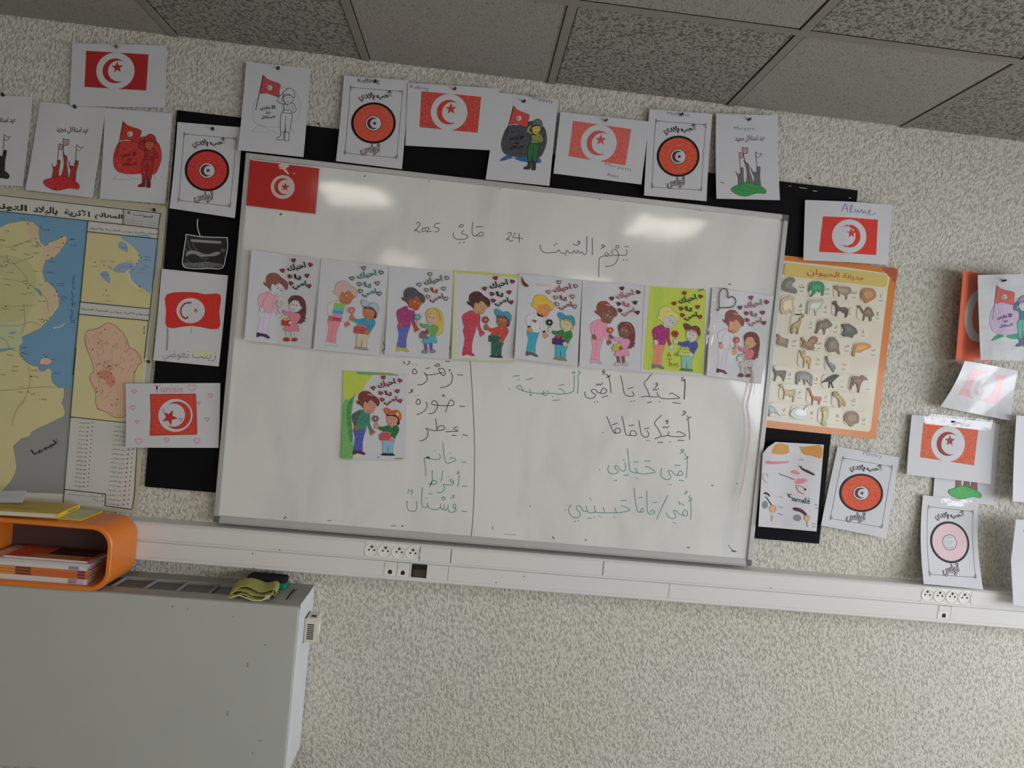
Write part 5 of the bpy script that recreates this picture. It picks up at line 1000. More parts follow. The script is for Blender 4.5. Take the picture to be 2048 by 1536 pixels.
AN = [ # name, capsule, silhouette colour, silhouette, letter, letter colour
 ('snake', (395,300,720,520), (120,120,112), [(400,450),(400,400),(420,350),(460,310),(510,292),(560,305),(570,345),(540,375),(530,400),(570,430),(595,470),(580,510),(520,500),(440,480)], 'ث', (90,80,70)),
 ('frog', (740,345,1045,545), (60,140,96), [(745,420),(770,365),(830,345),(900,350),(945,400),(940,470),(930,530),(905,530),(900,475),(850,475),(840,490),(780,548),(765,535),(800,480),(770,450),(750,490),(742,460)], 'ت', (90,80,70)),
 ('cow', (1065,395,1390,590), (150,136,116), [(1065,420),(1095,400),(1150,410),(1250,415),(1285,440),(1285,500),(1240,525),(1235,580),(1212,580),(1215,525),(1150,515),(1145,545),(1120,545),(1120,490),(1090,460)], 'ب', (90,80,70)),
 ('lion', (1410,430,1730,635), (172,130,84), [(1412,500),(1440,450),(1500,430),(1570,445),(1605,500),(1595,560),(1540,600),(1470,632),(1440,590),(1415,560)], 'أ', (90,80,70)),
 ('bear', (375,525,700,790), (198,182,156), [(380,640),(400,580),(460,545),(520,530),(560,560),(550,620),(560,700),(560,770),(520,775),(500,730),(470,780),(430,770),(400,770),(375,700)], 'د', (80,76,70)),
 ('sheep', (715,580,1025,785), (190,190,178), [(722,660),(750,610),(820,590),(890,590),(930,580),(945,620),(920,650),(900,700),(860,720),(850,785),(822,785),(815,725),(760,725),(745,770),(718,770),(722,700)], 'خ', (90,80,70)),
 ('horse', (1040,600,1330,815), (92,84,72), [(1045,640),(1070,610),(1095,600),(1110,640),(1150,685),(1210,680),(1245,710),(1248,760),(1225,815),(1205,810),(1205,755),(1150,735),(1110,745),(1100,800),(1080,790),(1090,720),(1075,660)], 'ح', (196,90,60)),
 ('camel', (1360,660,1690,865), (126,108,84), [(1360,670),(1395,660),(1420,690),(1440,740),(1465,720),(1490,680),(1530,685),(1560,730),(1580,790),(1550,810),(1545,860),(1515,860),(1510,800),(1470,800),(1450,855),(1432,850),(1450,780),(1425,760),(1395,700)], 'ج', (90,80,70)),
 ('giraffe', (510,765,830,1005), (170,150,112), [(640,765),(670,765),(690,800),(660,830),(640,900),(620,960),(608,1028),(590,1025),(590,960),(560,970),(545,1020),(520,1015),(515,950),(540,900),(600,870),(640,820),(655,795)], 'ز', (80,80,90)),
 ('wild_goat', (840,840,1150,1035), (120,116,100), [(850,900),(880,860),(940,850),(975,830),(1020,870),(1045,920),(1000,950),(960,970),(950,1030),(930,1030),(930,975),(880,965),(855,1020),(832,1020),(845,960)], 'ر', (90,80,70)),
 ('wolf', (1165,890,1500,1090), (96,96,90), [(1170,900),(1200,905),(1250,895),(1300,920),(1350,960),(1365,1020),(1320,1045),(1300,1080),(1250,1065),(1190,1060),(1170,1030),(1190,980),(1175,950)], 'ذ', (90,80,70)),
 ('hyena', (325,1020,620,1210), (140,124,104), [(330,1030),(370,1040),(400,1070),(440,1085),(490,1095),(480,1150),(470,1205),(430,1190),(380,1180),(330,1150),(345,1090)], 'ض', (196,90,60)),
 ('crab', (640,1060,940,1240), (150,116,92), [(645,1075),(670,1090),(690,1130),(740,1130),(770,1075),(830,1058),(862,1090),(850,1140),(810,1170),(820,1220),(770,1235),(700,1215),(650,1190),(660,1140)], 'ص', (196,90,60)),
 ('monkey', (965,1070,1295,1290), (130,116,104), [(975,1130),(1010,1080),(1060,1068),(1100,1100),(1130,1160),(1130,1220),(1145,1285),(1110,1280),(1080,1255),(1000,1265),(975,1220),(960,1180)], 'ش', (196,90,60)),
 ('tiger', (1295,1140,1635,1325), (196,144,80), [(1300,1290),(1310,1230),(1330,1170),(1400,1145),(1480,1145),(1540,1170),(1530,1210),(1450,1240),(1400,1270),(1340,1260),(1330,1320)], 'س', (196,90,60)),
 ('gazelle', (605,1230,920,1470), (186,158,112), [(630,1235),(660,1260),(690,1235),(700,1270),(680,1310),(740,1310),(775,1340),(770,1400),(760,1470),(740,1465),(735,1390),(700,1380),(690,1450),(670,1450),(675,1360),(645,1310)], 'ظ', (196,90,60)),
 ('peacock', (950,1305,1255,1520), (120,126,120), [(965,1310),(990,1330),(1000,1380),(1040,1400),(1085,1440),(1080,1480),(1055,1520),(1020,1470),(990,1430),(965,1370)], 'ط', (196,90,60)),
 ('dog', (270,275+D,560,490+D), (92,84,76), [(275,270+D),(295,290+D),(320,340+D),(420,340+D),(460,350+D),(450,400+D),(430,470+D),(410,475+D),(400,420+D),(340,410+D),(320,470+D),(300,470+D),(305,390+D),(280,330+D)], 'ق', (196,90,60)),
 ('elephant', (580,350+D,895,535+D), (124,120,112), [(585,400+D),(620,360+D),(700,350+D),(760,375+D),(795,410+D),(790,480+D),(785,535+D),(755,530+D),(735,470+D),(710,470+D),(705,520+D),(680,515+D),(670,460+D),(620,450+D),(610,510+D),(585,510+D)], 'ف', (196,90,60)),
 ('crow', (905,390+D,1230,580+D), (46,44,44), [(905,500+D),(960,450+D),(1020,410+D),(1080,390+D),(1120,395+D),(1135,410+D),(1100,440+D),(1060,480+D),(1040,500+D),(1065,560+D),(1045,560+D),(1020,500+D),(1010,560+D),(995,555+D),(1000,490+D),(950,490+D)], 'غ', (130,120,90)),
 ('foal', (1255,400+D,1565,625+D), (124,92,72), [(1290,430+D),(1340,410+D),(1400,420+D),(1430,400+D),(1480,430+D),(1500,465+D),(1450,470+D),(1420,500+D),(1400,560+D),(1390,620+D),(1365,615+D),(1365,540+D),(1310,500+D),(1290,580+D),(1270,570+D),(1280,500+D)], 'ع', (90,90,70)),
 ('goat', (365,510+D,690,735+D), (176,152,116), [(365,530+D),(400,512+D),(430,545+D),(440,580+D),(520,590+D),(575,580+D),(575,640+D),(555,735+D),(535,730+D),(535,670+D),(450,660+D),(430,700+D),(412,700+D),(425,620+D),(400,560+D)], 'م', (90,80,70)),
 ('llama', (715,560+D,1020,780+D), (170,92,66), [(725,575+D),(750,560+D),(775,590+D),(785,640+D),(830,675+D),(900,675+D),(905,710+D),(880,770+D),(865,765+D),(860,720+D),(810,720+D),(795,775+D),(780,770+D),(785,700+D),(760,650+D),(745,600+D)], 'ل', (130,90,80)),
 ('vulture', (1040,610+D,1375,820+D), (160,140,96), [(1045,650+D),(1060,615+D),(1110,610+D),(1140,650+D),(1180,690+D),(1215,750+D),(1210,800+D),(1170,780+D),(1150,810+D),(1125,800+D),(1130,740+D),(1100,690+D),(1065,670+D)], 'ك', (130,90,70)),
 ('dove', (215,740+D,490,930+D), (150,160,172), [(225,745+D),(250,770+D),(300,800+D),(340,850+D),(385,915+D),(340,890+D),(290,870+D),(260,890+D),(250,920+D),(230,900+D),(240,860+D),(218,820+D)], 'ي', (110,100,80)),
 ('swan', (505,780+D,840,970+D), (206,206,200), [(505,890+D),(540,830+D),(620,800+D),(690,840+D),(710,790+D),(750,780+D),(775,810+D),(740,830+D),(735,880+D),(770,930+D),(700,960+D),(600,960+D),(540,930+D)], 'و', (90,80,70)),
 ('hoopoe', (860,800+D,1175,1020+D), (176,164,110), [(905,830+D),(940,800+D),(990,810+D),(1000,850+D),(990,920+D),(970,980+D),(980,1035+D),(930,1035+D),(905,1000+D),(920,950+D),(915,880+D)], 'ه', (196,80,50)),
 ('tiger_cub', (1195,855+D,1510,1050+D), (140,110,84), [(1200,920+D),(1240,870+D),(1310,855+D),(1370,880+D),(1390,930+D),(1380,1000+D),(1330,1020+D),(1280,1050+D),(1230,1000+D),(1205,970+D)], 'ن', (110,100,70)),
]
for nm, cp, colr, sil, letter, lc in AN:
    rl = Relief()
    rl.slab(rrect(*cp, min(70, (cp[3] - cp[1]) * .42)), (222, 216, 198), 0, .0022, False); rl.slab(rrect(cp[0] + 10, cp[1] + 9, cp[2] - 10, cp[3] - 9, min(62, (cp[3] - cp[1]) * .38)), CRM, .0021, .0026, False)
    xs_ = [p[0] for p in sil]; ys_ = [p[1] for p in sil]; cx_, cy_ = np.mean(xs_), np.mean(ys_)
    rl.slab(sil, colr, .0024, .0052)
    rl.slab([(cx_ + (x - cx_) * .62 - 6, cy_ + (y - cy_) * .55 - 8) for x, y in sil], tuple(min(255, int(c * 1.18)) for c in colr), .005, .0062)
    lx = cp[2] - 62 + (0 if nm != 'swan' else 5); ly = (cp[1] + cp[3]) / 2 + 18
    P_, F_, s__ = text_mesh(letter, .02); asp = s__[0] / s__[1]; hh = 44 if asp < 1.6 else 30; ww = min(60, hh * asp)
    rl.flat(happly(homog(SQ, [(lx - ww / 2, ly - hh / 2 - 18), (lx + ww / 2, ly - hh / 2 - 13), (lx + ww / 2 - 3, ly + hh / 2 - 13), (lx - ww / 2 - 3, ly + hh / 2 - 18)]), P_), F_, lc, .0029)
    rl.flat(np.array([(lx - 28, ly + 42), (lx + 20, ly + 46), (lx + 18, ly + 52), (lx - 30, ly + 48)]), [(0, 1, 2, 3)], (90, 84, 78), .0029)
    rl.build('embossed_' + nm)

# ------------------------------------------------------------------ pushpins
PINS = [(233, 95, -.012, 'pin_olive', 'dull pushpin at the top of the highest flag drawing'), (150, 215, -.010, 'pin_black', 'black pushpin at the top of the red crowd drawing'), (6, 191, -.009, 'pin_black', 'black pushpin at the photo\'s left edge'),
        (425, 259, -.018, 'pin_black', 'dark pushpin in the medallion drawing left of the whiteboard'), (556, 138, -.022, 'pin_black', 'black pushpin in the uncoloured soldier drawing'), (750, 164, -.018, 'pin_black', 'dark pushpin in the medallion drawing with scrawled letters'),
        (909, 179, -.021, 'pin_red', 'red pushpin in the streaky flag drawing'), (1047, 204, -.019, 'pin_black', 'black pushpin in the dark soldier drawing'), (1211, 242, -.020, 'pin_olive', 'olive pushpin in the salmon flag drawing'),
        (1362, 230, -.018, 'pin_black', 'black pushpin in the upper right medallion drawing'), (1497, 240, -.019, 'pin_black', 'black pushpin in the green mound drawing'), (308, 421, -.008, 'pin_black', 'dark pushpin in the map\'s top right corner'),
        (297, 724, -.008, 'pin_black', 'black pushpin in the map\'s right border'), (1903, 844, -.030, 'pin_black', 'black pushpin above the orange red flag drawing'), (2006, 562, -.07, 'pin_black', 'black pushpin in the teal soldier drawing'),
        (637, 248, -.003, 'pin_black', 'tiny black pin in the bare wall beside the soldier line drawing'), (1619, 357, -.003, 'pin_black', 'tiny black pin in the bare wall above the black board')]
for i, (u, v, y, mt, lb) in enumerate(PINS):
    c = Vector(W(u, v, y)); k = .6 if i >= 15 else 1
    m = MB(); rr = [.0035, .0048, .0030, .0026, .0026, .0042, .0040, .002]; yy = [0, .001, .0022, .004, .006, .0075, .0088, .0094]
    m.tube([c + Vector((.0006 * j * k, -q * k, .0004 * j * k)) for j, q in enumerate(yy)], [r_ * k for r_ in rr], mt, 10); pn = m.build('pushpin', None, True); tag(pn, lb, 'pushpin', 'pushpins')
# tape strips
def tape(lb, px, y):
    C4 = [Vector(W(u, v, y - .002 * (i % 2))) for i, (u, v) in enumerate(px)]; m = MB(); n = 6; vs = []
    for j in range(n + 1):
        for i in range(n + 1):
            u, v = i / n, j / n; p = (1 - v) * ((1 - u) * C4[0] + u * C4[1]) + v * ((1 - u) * C4[3] + u * C4[2]); p = p.copy(); p.y -= .0015 * (1 + math.sin(7 * u + 3 * v)); vs.append(p)
    m.add(vs, [(j * (n + 1) + i, j * (n + 1) + i + 1, (j + 1) * (n + 1) + i + 1, (j + 1) * (n + 1) + i) for j in range(n) for i in range(n)], 'clear')
    tag(m.build('clear_tape', None, True), lb, 'tape', 'pieces of clear tape')
tape('crumpled clear tape over the teal soldier drawing\'s top', [(1985, 552), (2018, 550), (2022, 600), (1990, 596)], -.072)
tape('clear tape along the top of the orange red flag drawing', [(1845, 826), (1985, 840), (1980, 862), (1850, 848)], -.032)
tape('clear tape between the green mound sheet and pale pink medallion', [(1880, 996), (1945, 1000), (1942, 1014), (1880, 1010)], -.03)
tape('clear tape on the left edge of the sleeved heart drawing', [(1424, 580), (1440, 582), (1424, 690), (1411, 690)], -.050)

# braided pink threads hanging from the sleeve
th = empty('pink_braid', Vector(W(1502, 740, -.055)), 'pink braided threads hanging from the sleeved drawing down the board', 'thread')
path = [(1504,735),(1505,752),(1502,775),(1497,795),(1494,815),(1497,835),(1499,860),(1498,885),(1495,905),(1492,930),(1488,955),(1484,975),(1480,990)]
cl = smooth_line(path, False, 10)
for s3 in range(3):
    m = MB(); m.tube([W(p[0] + 2.0 * math.cos(i * .75 + s3 * 2.09), p[1], -.048 - .002 * math.sin(i * .75 + s3 * 2.09)) for i, p in enumerate(cl)], .0011, 'thread', 5); m.build('strand', th)
for q in ([(1503,738),(1512,728),(1519,722)], [(1503,737),(1503,726),(1502,718)], [(1480,990),(1474,1000),(1470,1010)], [(1480,990),(1478,1010),(1475,1030)], [(1481,990),(1486,1005),(1493,1020)], [(1507,752),(1509,775),(1507,790)]):
    m = MB(); m.tube([W(u, v, -.05) for u, v in smooth_line(q, False, 4)], .0008, 'thread', 5); m.build('loose_thread', th)
m = MB(); c = Vector(W(1503.5, 738, -.053)); m.tube([c + Vector((0, 0, .004)), c, c - Vector((0, 0, .004))], [.001, .004, .001], 'hem', 8); m.build('knot', th, True)

# ------------------------------------------------------------------ cable trunking
X0, X1 = -3.3, 3.6
tk = empty('cable_trunking', (0.3, 0, .89), 'white plastic cable trunking running along the wall under the whiteboard', 'trunking')
m = MB(); prof = [(0, .887), (-.054, .887), (-.058, .891), (-.058, .9), (-.056, .902), (-.056, 1.002), (-.058, 1.004), (-.058, 1.006), (-.052, 1.010), (0, 1.011)]
m.loft([[(X0, y, z) for y, z in prof], [(X1, y, z) for y, z in prof]], 'pvc'); m.build('trunking_body', tk)
def zl(u, z):   # x on the trunk front below image column u
    d = [abs(W(u, v, -.058)[2] - z) for v in range(1000, 1260)]; return W(u, 1000 + int(np.argmin(d)), -.058)[0]
xa, xb, xc = zl(903, 1.0), zl(1206, .98), 3.6
s0, s1 = zl(729.6, .98), zl(839.5, .98); t0, t1 = zl(1842, .98), zl(1941, .98)
d0, d1, h0, h1 = zl(768, .925), zl(819, .925), zl(823, .925), zl(853, .925)
for a, b in ((X0, s0), (s1, xa), (xa, xb), (xb, t0), (t1, X1)):
    m = MB(); m.box((a + .0008, -.056, .9575), (b - .0008, -.0600, 1.003), 'pvc', .001); m.build('upper_cover', tk)
for a, b in ((X0, d0), (d1, h0), (h1, xa - .004), (xa - .004, zl(1337, .92)), (zl(1337, .92), zl(1874, .92)), (zl(1900, .92), X1)):
    if b - a < .004: continue
    m = MB(); m.box((a + .0006, -.056, .9005), (b - .0006, -.0600, .9475), 'pvc', .001); m.build('lower_cover', tk)
m = MB(); m.box((h0, -.0575, .903), (h1, -.0562, .9455), 'hole'); m.box((h0 + .006, -.0577, .906), (h1 - .003, -.0575, .928), 'cavity'); m.build('open_cutout', tk)['label'] = 'open cut-out without a cover plate'
m = MB(); m.box((d0 - .004, -.0565, .90), (d0, -.0603, .9475), 'pvc', .001); m.build('trunking_edge', tk)
for jx in (xb, xa, s1):
    m = MB(); m.box((jx - .0009, -.0561, .9578), (jx + .0009, -.0603, 1.0028), 'pvc_dark'); m.build('cover_joint', tk)
m = MB(); m.box((X0, -.0561, .9475), (X1, -.0593, .9487), 'smudge'); m.build('cover_gap', tk)
for q in ((505, 1107), (559, 1100), (508, 1136.5), (992, 1165), (1048, 1153), (1542, 1176)):
    c = W(*q, -.0602); m = MB(); m.box(c - [.0015, 0, .002], c + [.0015, .0002, .002], 'pvc_dark'); m.build('scuff', tk)
def sockets(lb, a, b):
    t = empty('socket_block', ((a + b) / 2, -.056, .9805), lb, 'power socket', 'socket blocks in the trunking'); n = 4; wd = (b - a) / n
    m = MB(); m.box((a, -.056, .9555), (b, -.0595, 1.0045), 'socket', .001); m.build('frame', t)
    for i in range(n):
        cx = a + wd * (i + .5); cz = .9802; r0 = .0195
        m = MB(); rings = []
        for rad, yy in ((.0222, -.0596), (.0222, -.0612), (.0205, -.0615), (r0, -.0600), (r0 - .002, -.0598)):
            rings.append([(cx + rad * math.cos(2 * math.pi * k / 28), yy, cz + rad * math.sin(2 * math.pi * k / 28)) for k in range(28)])
        m.loft(rings, 'socket'); sc_ = m.build('socket', t, True)
        for dx in (-.0085, .0085): m = MB(); m.tube([(cx + dx, -.0596, cz), (cx + dx, -.0601, cz)], .0030, 'hole', 12); m.build('pin_hole', sc_)
        m = MB(); m.tube([(cx, -.0596, cz + .0105), (cx, -.0630, cz + .0105)], .0024, 'metal', 10); m.build('earth_pin', sc_, True)
        m = MB(); m.tube([(cx, -.0596, cz + .0105), (cx, -.0600, cz + .0105)], .0045, 'pvc_dark', 12); m.build('earth_well', sc_)
sockets('row of four round power sockets under the whiteboard\'s left half', s0, s1); sockets('row of four round power sockets below the pale pink medallion drawing', t0, t1)
def netplate(lb, a, b, n):
    t = empty('network_socket', ((a + b) / 2, -.056, .924), lb, 'network socket'); wd = (b - a) / n
    for i in range(n):
        x0 = a + wd * i + .0008; x1 = a + wd * (i + 1) - .0008; cx = (x0 + x1) / 2
        m = MB(); m.box((x0, -.0562, .9015), (x1, -.0605, .9465), 'socket', .001); f = m.build('plate', t)
        m = MB(); m.box((x0 + .003, -.0606, .928), (x1 - .003, -.0614, .944), 'pvc', .0004); m.build('label_holder', f)
        m = MB(); m.box((cx - .0062, -.0606, .9085), (cx + .0062, -.0609, .9195), 'hole'); m.box((cx - .0035, -.0606, .9195), (cx + .0035, -.0609, .922), 'hole'); m.build('jack_opening', f)
netplate('double network socket plate beside the open cut-out', d0, d1, 2); netplate('single network socket plate under the right power sockets', zl(1874, .92), zl(1900, .92), 1)

# ------------------------------------------------------------------ radiator
rx0, rx1, rz0, rz1, ry = -2.4, -.442, .300, .8345, -.2
rd_ = empty('radiator', (-1.4, -.1, rz0), 'large grey panel radiator on the wall below the orange box', 'radiator')
m = MB(); m.box((rx0, ry, rz0), (rx1 - .001, ry + .02, rz1 - .003), 'radiator', .003); m.build('front_panel', rd_)
m = MB(); m.box((rx1 - .018, ry + .021, rz0), (rx1, -.004, rz1 - .001), 'rad_side_lit', .002); m.build('side_panel', rd_)
m = MB(); m.box((rx0, ry + .022, rz0 + .02), (rx1 - .02, -.03, rz1 - .03), 'radcell'); m.build('heating_core', rd_)
m = MB(); m.box((rx0, ry + .001, rz1 - .012), (rx1 - .001, ry + .052, rz1), 'radtop', .0015); m.box((rx0, -.058, rz1 - .012), (rx1 - .001, -.003, rz1), 'radtop', .0015)
m.box((rx1 - .055, ry + .05, rz1 - .012), (rx1 - .001, -.056, rz1 - .0003), 'radtop'); m.build('top_frame', rd_)
x = -.4980
for xx in (x, x + .012): m = MB(); m.box((xx, -.150, rz1 - .001), (xx + .002, -.055, rz1 + .001), 'radcell'); m.build('grille_lip', rd_)
m = MB(); m.box((-.5345, ry + .05, rz1 - .012), (rx1 - .05, -.056, rz1 - .0003), 'radtop'); m.build('top_plate', rd_)
xv = -.5345
while xv > rx0:
    m = MB(); m.box((xv - .0915, ry + .052, rz1 - .018), (xv - .004, -.058, rz1 - .010), 'radcell'); m.build('grille_cell', rd_)
    m = MB(); m.box((xv - .004, ry + .05, rz1 - .012), (xv, -.056, rz1 - .0008), 'radtop'); m.build('grille_bar', rd_)
    xv -= .0955
for q in ((495, 1330, 2, 6), (455, 1427, 2, 6), (520, 1481, 6, 1), (375, 1218, 2, 1.5), (465, 1233, 1.5, 1.5), (505, 1507, 2, 2), (530, 1290, 5, 1), (345, 1213, 3, 2)):
    c = W(q[0], q[1], ry - .0003); m = MB(); m.box(c - [q[2] * .0007, 0, q[3] * .0012], c + [q[2] * .0007, .0002, q[3] * .0012], 'radcell'); m.build('scuff', rd_)
tx0, tx1, ty0, ty1, tz0, tz1 = rx1 + .001, rx1 + .040, -.108, -.052, .689, .765
m = MB(); pro = [(tx0, tz0), (tx1 - .004, tz0), (tx1, tz0 + .01), (tx1, tz1 - .006), (tx1 - .004, tz1), (tx0 + .003, tz1), (tx0, tz1 - .003)]
m.loft([[(x_, ty0 + .0, z_) for x_, z_ in pro], [(x_, ty1, z_) for x_, z_ in pro]], 'thermo'); tm = m.build('thermostat', rd_); tm['label'] = 'cream thermostat box with black vent slots'
for i in range(8): m = MB(); z_ = tz0 + .010 + i * .0063; m.box((tx0 + .008, ty0 - .0003, z_), (tx1 - .010, ty0 + .0002, z_ + .0035), 'hole'); m.build('vent_slot', tm)
m = MB(); m.box((tx0 + .014, ty0 + .014, tz1 - .0002), (tx1 - .010, ty0 + .028, tz1 + .0004), 'hole'); m.build('top_slot', tm)
m = MB(); m.loft([[(tx1 + .0002, (ty0 + ty1) / 2 + .012 * math.cos(t), (tz0 + tz1) / 2 + .02 * math.sin(t)) for t in np.linspace(0, 2 * math.pi, 16, endpoint=False)], [(tx1 + .003, (ty0 + ty1) / 2 + .011 * math.cos(t), (tz0 + tz1) / 2 + .019 * math.sin(t)) for t in np.linspace(0, 2 * math.pi, 16, endpoint=False)]], 'socket'); m.build('dial', tm)
m = MB(); m.box((tx0 - .002, ty0 - .003, tz0 - .004), (tx0, ty1 + .002, tz1 + .002), 'corner'); m.build('back_plate', tm)

# ------------------------------------------------------------------ orange open box with books
def rr_ring(x0, x1, z0, z1, r, y, n=8):
    P = []
    for cx, cz, a0 in ((x1 - r, z1 - r, 0), (x0 + r, z1 - r, 90), (x0 + r, z0 + r, 180), (x1 - r, z0 + r, 270)):
        for k in range(n + 1): t = math.radians(a0 + 90 * k / n); P.append((cx + r * math.cos(t), y, cz + r * math.sin(t)))
    return P
ox0, ox1, oz0, oz1 = -1.372, -.988, .8352, 1.030; yf, yb = -.213, -.064; th_ = .014
m = MB()
rings = [rr_ring(ox0, ox1, oz0, oz1, .06, yb), rr_ring(ox0, ox1, oz0, oz1, .06, yf + .004), rr_ring(ox0 + .003, ox1 - .003, oz0 + .003, oz1 - .003, .058, yf), rr_ring(ox0 + th_ - .003, ox1 - th_ + .003, oz0 + th_ - .003, oz1 - th_ + .003, .05, yf), rr_ring(ox0 + th_, ox1 - th_, oz0 + th_, oz1 - th_, .048, yf + .004), rr_ring(ox0 + th_, ox1 - th_, oz0 + th_, oz1 - th_, .048, yb)]
m.loft(rings + [rings[0]], 'orange', cap=False)
ob = tag(m.build('orange_box', None, True), 'orange plastic box with rounded corners, open in front, on the radiator', 'storage box')
m = MB(); m.loft([rr_ring(ox0 + th_ - .001, ox1 - th_ + .001, oz0 + th_ - .001, oz1 - th_ + .001, .049, yb - .002), rr_ring(ox0 + th_ - .001, ox1 - th_ + .001, oz0 + th_ - .001, oz1 - th_ + .001, .049, yb - .0045)], mat('box_shade_fill', (84, 62, 58), .7)); m.build('added_dark_panel', ob)  # dark panel added to put deep shade inside the box
def book(lb, x0, x1, y0, y1, z0, z1, cover, spine=None, rot=0, spine_side='front', band=None, group=None):
    t = empty('book', ((x0 + x1) / 2, (y0 + y1) / 2, z0), lb, 'book', group)
    c = mat('cover', cover, .35); s = mat('spine', spine or cover, .4)
    k = .0012
    m = MB(); m.box((x0, y0, z0), (x1, y1, z0 + k), c); m.box((x0, y0, z1 - k), (x1, y1, z1), c); m.build('cover', t)
    m = MB()
    if spine_side == 'front': m.box((x0, y0 - .0012, z0), (x1, y0, z1), s)
    elif spine_side == 'right': m.box((x1, y0, z0), (x1 + .0012, y1, z1), s)
    sp = m.build('spine', t)
    m = MB(); m.box((x0 + .003, y0 + (.0 if spine_side == 'front' else .002), z0 + k), (x1 - (.003 if spine_side != 'right' else 0), y1 - .003, z1 - k), 'pages'); m.build('pages', t)
    if band:
        for bx0, bx1, bc in band: m = MB(); m.box((x0 + (x1 - x0) * bx0, y0 - .0016, z0 + k), (x0 + (x1 - x0) * bx1, y0 - .0011, z1 - k), mat('spine_print', bc, .5)); m.build('spine_print', sp)
    if rot: t.rotation_euler.z = rot
    return t
bxa, bxb = -1.350, -1.058
z = oz0 + th_ + .0004
BK = [('white spined book at the bottom of the stack in the orange box', .0155, (205, 198, 194), (212, 206, 202), [(.82, .90, (150, 140, 150)), (.90, .97, (196, 176, 190))]),
      ('lowest of three thin orange spined books in the orange box', .0080, (206, 110, 60), (206, 108, 56), [(.02, .3, (214, 140, 70)), (.3, .45, (110, 60, 40)), (.9, .97, (110, 50, 90))]),
      ('middle of three thin orange spined books in the orange box', .0080, (206, 110, 60), (204, 104, 54), [(.02, .3, (214, 146, 74)), (.3, .45, (110, 60, 40)), (.9, .97, (110, 50, 90))]),
      ('topmost of three thin orange spined books in the orange box', .0080, (206, 110, 60), (208, 112, 60), [(.02, .3, (212, 146, 80)), (.3, .45, (110, 60, 40)), (.9, .97, (110, 50, 90))]),
      ('white spined book above the thin orange ones in the box', .0125, (205, 198, 194), (214, 208, 204), [(.82, .92, (150, 140, 150))]),
      ('wide pale book second from the top of the stack in the box', .0075, (202, 190, 188), (200, 192, 194), None)]
for i, (lb, h, cv, sp, bd) in enumerate(BK):
    dx = (.0, .003, .001, .002, -.002, .006)[i]; book(lb, bxa + dx, bxb + dx, -.197, -.072, z, z + h, cv, sp, band=bd, group='books inside the orange box'); z += h + .0003
t = book('thin orange covered book on top of the stack in the box', -1.30, -1.065, -.190, -.080, z, z + .0055, (196, 84, 50), (208, 200, 198), group='books inside the orange box', spine_side='front')
m = MB(); m.box((-1.20, -.150, z + .0056), (-1.07, -.085, z + .0060), mat('dark_print', (60, 30, 30), .5)); m.build('cover_print', t)
m = MB(); m.box((-1.235, -.186, z + .0056), (-1.09, -.152, z + .0059), mat('tan_print', (186, 130, 84), .5)); m.build('cover_print', t)
zt = oz1 + .0005
t = book('thin yellow booklet with a pale green cover under the thick yellow book', -1.270, -1.105, -.178, -.066, zt, zt + .004, (190, 200, 160), (222, 178, 60), spine_side='right')
m = MB(); m.box((-1.272, -.181, zt), (-1.102, -.178, zt + .0045), 'yellow'); m.box((-1.104, -.18, zt), (-1.099, -.064, zt + .0045), 'yellow'); m.build('yellow_border', t)
t = book('thick yellow book lying on top of the orange box', -1.420, -1.165, -.205, -.070, zt + .005, zt + .0185, (206, 176, 52), (226, 196, 60), rot=0.10, spine_side='right')
m = MB(); m.box((-1.36, -.165, zt + .0186), (-1.235, -.161, zt + .0188), mat('title_print', (90, 70, 20), .5)); m.build('title_print', t)
m = MB(); m.box((-1.1636, -.150, zt + .009), (-1.1634, -.085, zt + .013), mat('spine_title', (150, 110, 30), .5)); m.build('spine_title', t)
A = Art([(0, 0), (1, 0), (1, 1), (0, 1)]); A.poly([(.1, .3), (.5, .1), (.8, .3), (.6, .8), (.2, .9)], (150, 170, 196), True, .4); A.stroke([(.6, .5), (.75, .3)], (90, 90, 100), .03)
V = [Vector(p) for p in (W(-40, 988, -.10), W(54, 979, -.09), W(46, 1003, -.14), W(-45, 1010, -.15))]
m = MB(); n = 5; vs = []
for j in range(n + 1):
    for i in range(n + 1): u, v = i / n, j / n; p = (1 - v) * ((1 - u) * V[0] + u * V[1]) + v * ((1 - u) * V[3] + u * V[2]); vs.append((p.x, p.y, max(p.z, zt + .020) + .004 * math.sin(3 * u + 1)))
paperm = mat('leaflet_print', (196, 202, 212), .4, noise=.2, nscale=25)
m.add(vs, [(j * (n + 1) + i, j * (n + 1) + i + 1, (j + 1) * (n + 1) + i + 1, (j + 1) * (n + 1) + i) for j in range(n) for i in range(n)], paperm)
tag(m.build('leaflet', None, True), 'pale blue and white leaflet on the yellow book at the left edge', 'leaflet')

# ------------------------------------------------------------------ eraser and cloth on the radiator
er = empty('board_eraser', (-.57, -.045, rz1), 'black and green board eraser behind the cloth on the radiator', 'eraser')
def capsule(xa_, xb_, y0, y1, z0, z1, mt, nm, r):
    m = MB(); rg = []
    def ring(s, z_):
        P = []
        for cx, cy, a0 in ((xb_ - r, y1 - r, 0), (xa_ + r, y1 - r, 90), (xa_ + r, y0 + r, 180), (xb_ - r, y0 + r, 270)):
            for k in range(6): t = math.radians(a0 + 18 * k); P.append((cx + (r - s) * math.cos(t), cy + (r - s) * math.sin(t), z_))
        return P
    m.loft([ring(.003, z0), ring(0, z0 + .003), ring(0, z1 - .004), ring(.004, z1)], mt); return m.build(nm, er, True)
capsule(-.640, -.516, -.078, -.030, rz1 + .0005, rz1 + .021, 'egreen', 'grip', .012); capsule(-.641, -.519, -.077, -.026, rz1 + .0215, rz1 + .036, 'felt', 'felt_pad', .014)
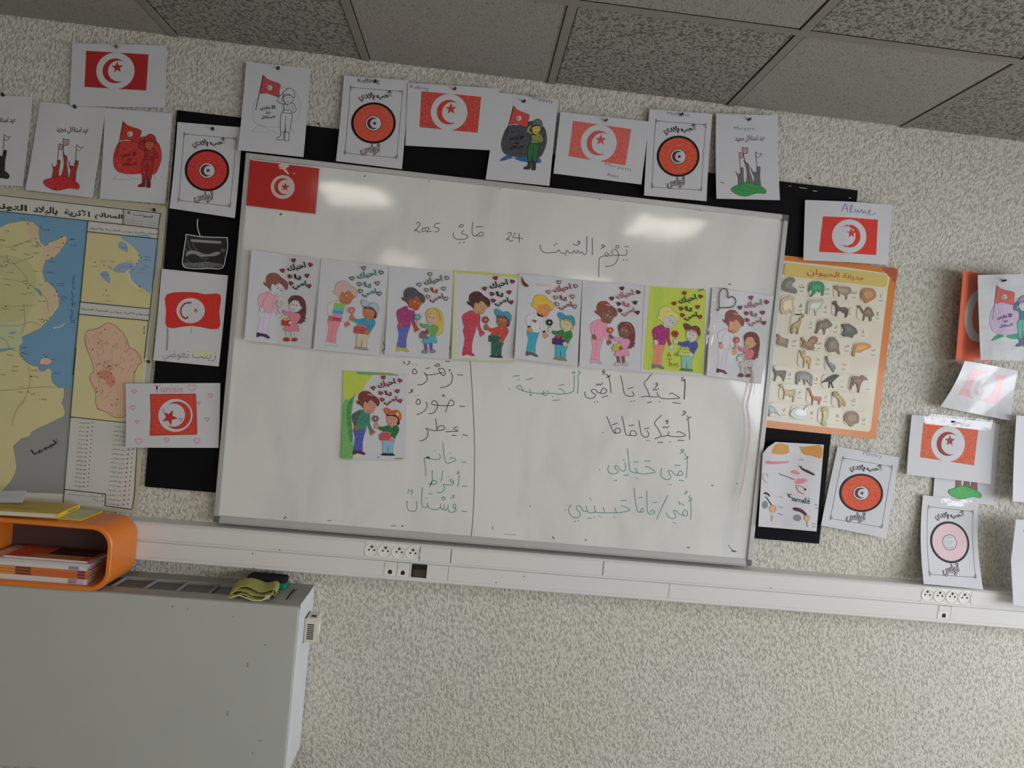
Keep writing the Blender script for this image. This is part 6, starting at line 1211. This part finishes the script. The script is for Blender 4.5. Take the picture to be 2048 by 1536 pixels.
def cloth_layer(L, w0, nm, mt, hem=True, seed=0, th=.0022):
    """L: list of (x, z) across the fold, swept along y with soft wander"""
    m = MB(); P = smooth_line(L, False, 6); n = 12; rg = []
    T = np.gradient(P, axis=0); T /= np.linalg.norm(T, axis=1, keepdims=True); N = np.c_[-T[:, 1], T[:, 0]]
    prof = np.vstack([P + N * th / 2, (P - N * th / 2)[::-1]])
    for j in range(n + 1):
        v = j / n; y = w0[0] + (w0[1] - w0[0]) * v; wob = .004 * math.sin(3.1 * v + seed); sh = .012 * v
        rg.append([(p[0] - sh + wob * .6 + .05 * (w0[1] - y - (w0[1] - w0[0])) * .0, y + .006 * math.sin(9 * p[0] * 10 + seed) * (1 - v), max(p[1] + .0015 * math.sin(5 * v + p[0] * 60 + seed), rz1 + .0015)) for p in prof])
    m.loft(rg, mt); return m.build(nm, ct_, True)
ct_ = empty('cleaning_cloth', (-.60, -.12, rz1), 'crumpled yellow green cleaning cloth folded on the radiator', 'cloth')
Z = rz1
cloth_layer([(-.659, Z + .006), (-.645, Z + .004), (-.625, Z + .012), (-.605, Z + .010), (-.585, Z + .003), (-.560, Z + .003), (-.540, Z + .008)], (-.178, -.095), 'lower_fold', 'cloth', seed=1, th=.004)
cloth_layer([(-.645, Z + .003), (-.655, Z + .011), (-.635, Z + .020), (-.610, Z + .022), (-.585, Z + .014), (-.560, Z + .010), (-.535, Z + .018), (-.530, Z + .026)], (-.170, -.088), 'middle_fold', 'cloth', seed=2.4, th=.005)
cloth_layer([(-.655, Z + .014), (-.640, Z + .026), (-.615, Z + .031), (-.585, Z + .026), (-.560, Z + .022), (-.535, Z + .030), (-.524, Z + .022), (-.532, Z + .010)], (-.160, -.082), 'upper_fold', 'cloth', seed=.6, th=.004)
m = MB(); m.tube([Vector((a, b, c)) for a, b, c in [(-.659, -.180, Z + .006), (-.648, -.183, Z + .003), (-.640, -.183, Z + .010), (-.622, -.183, Z + .013), (-.604, -.185, Z + .008), (-.585, -.187, Z + .003), (-.560, -.186, Z + .003), (-.548, -.180, Z + .009), (-.540, -.172, Z + .014)]], .0016, 'hem', 6); m.build('hem', ct_, True)
m = MB()
for i in range(4): m.tube([(-.552 + i * .004, -.182, Z + .006 + i * .001), (-.548 + i * .004, -.176, Z + .018)], .001, 'hem', 5)
m.build('care_label', ct_, True)
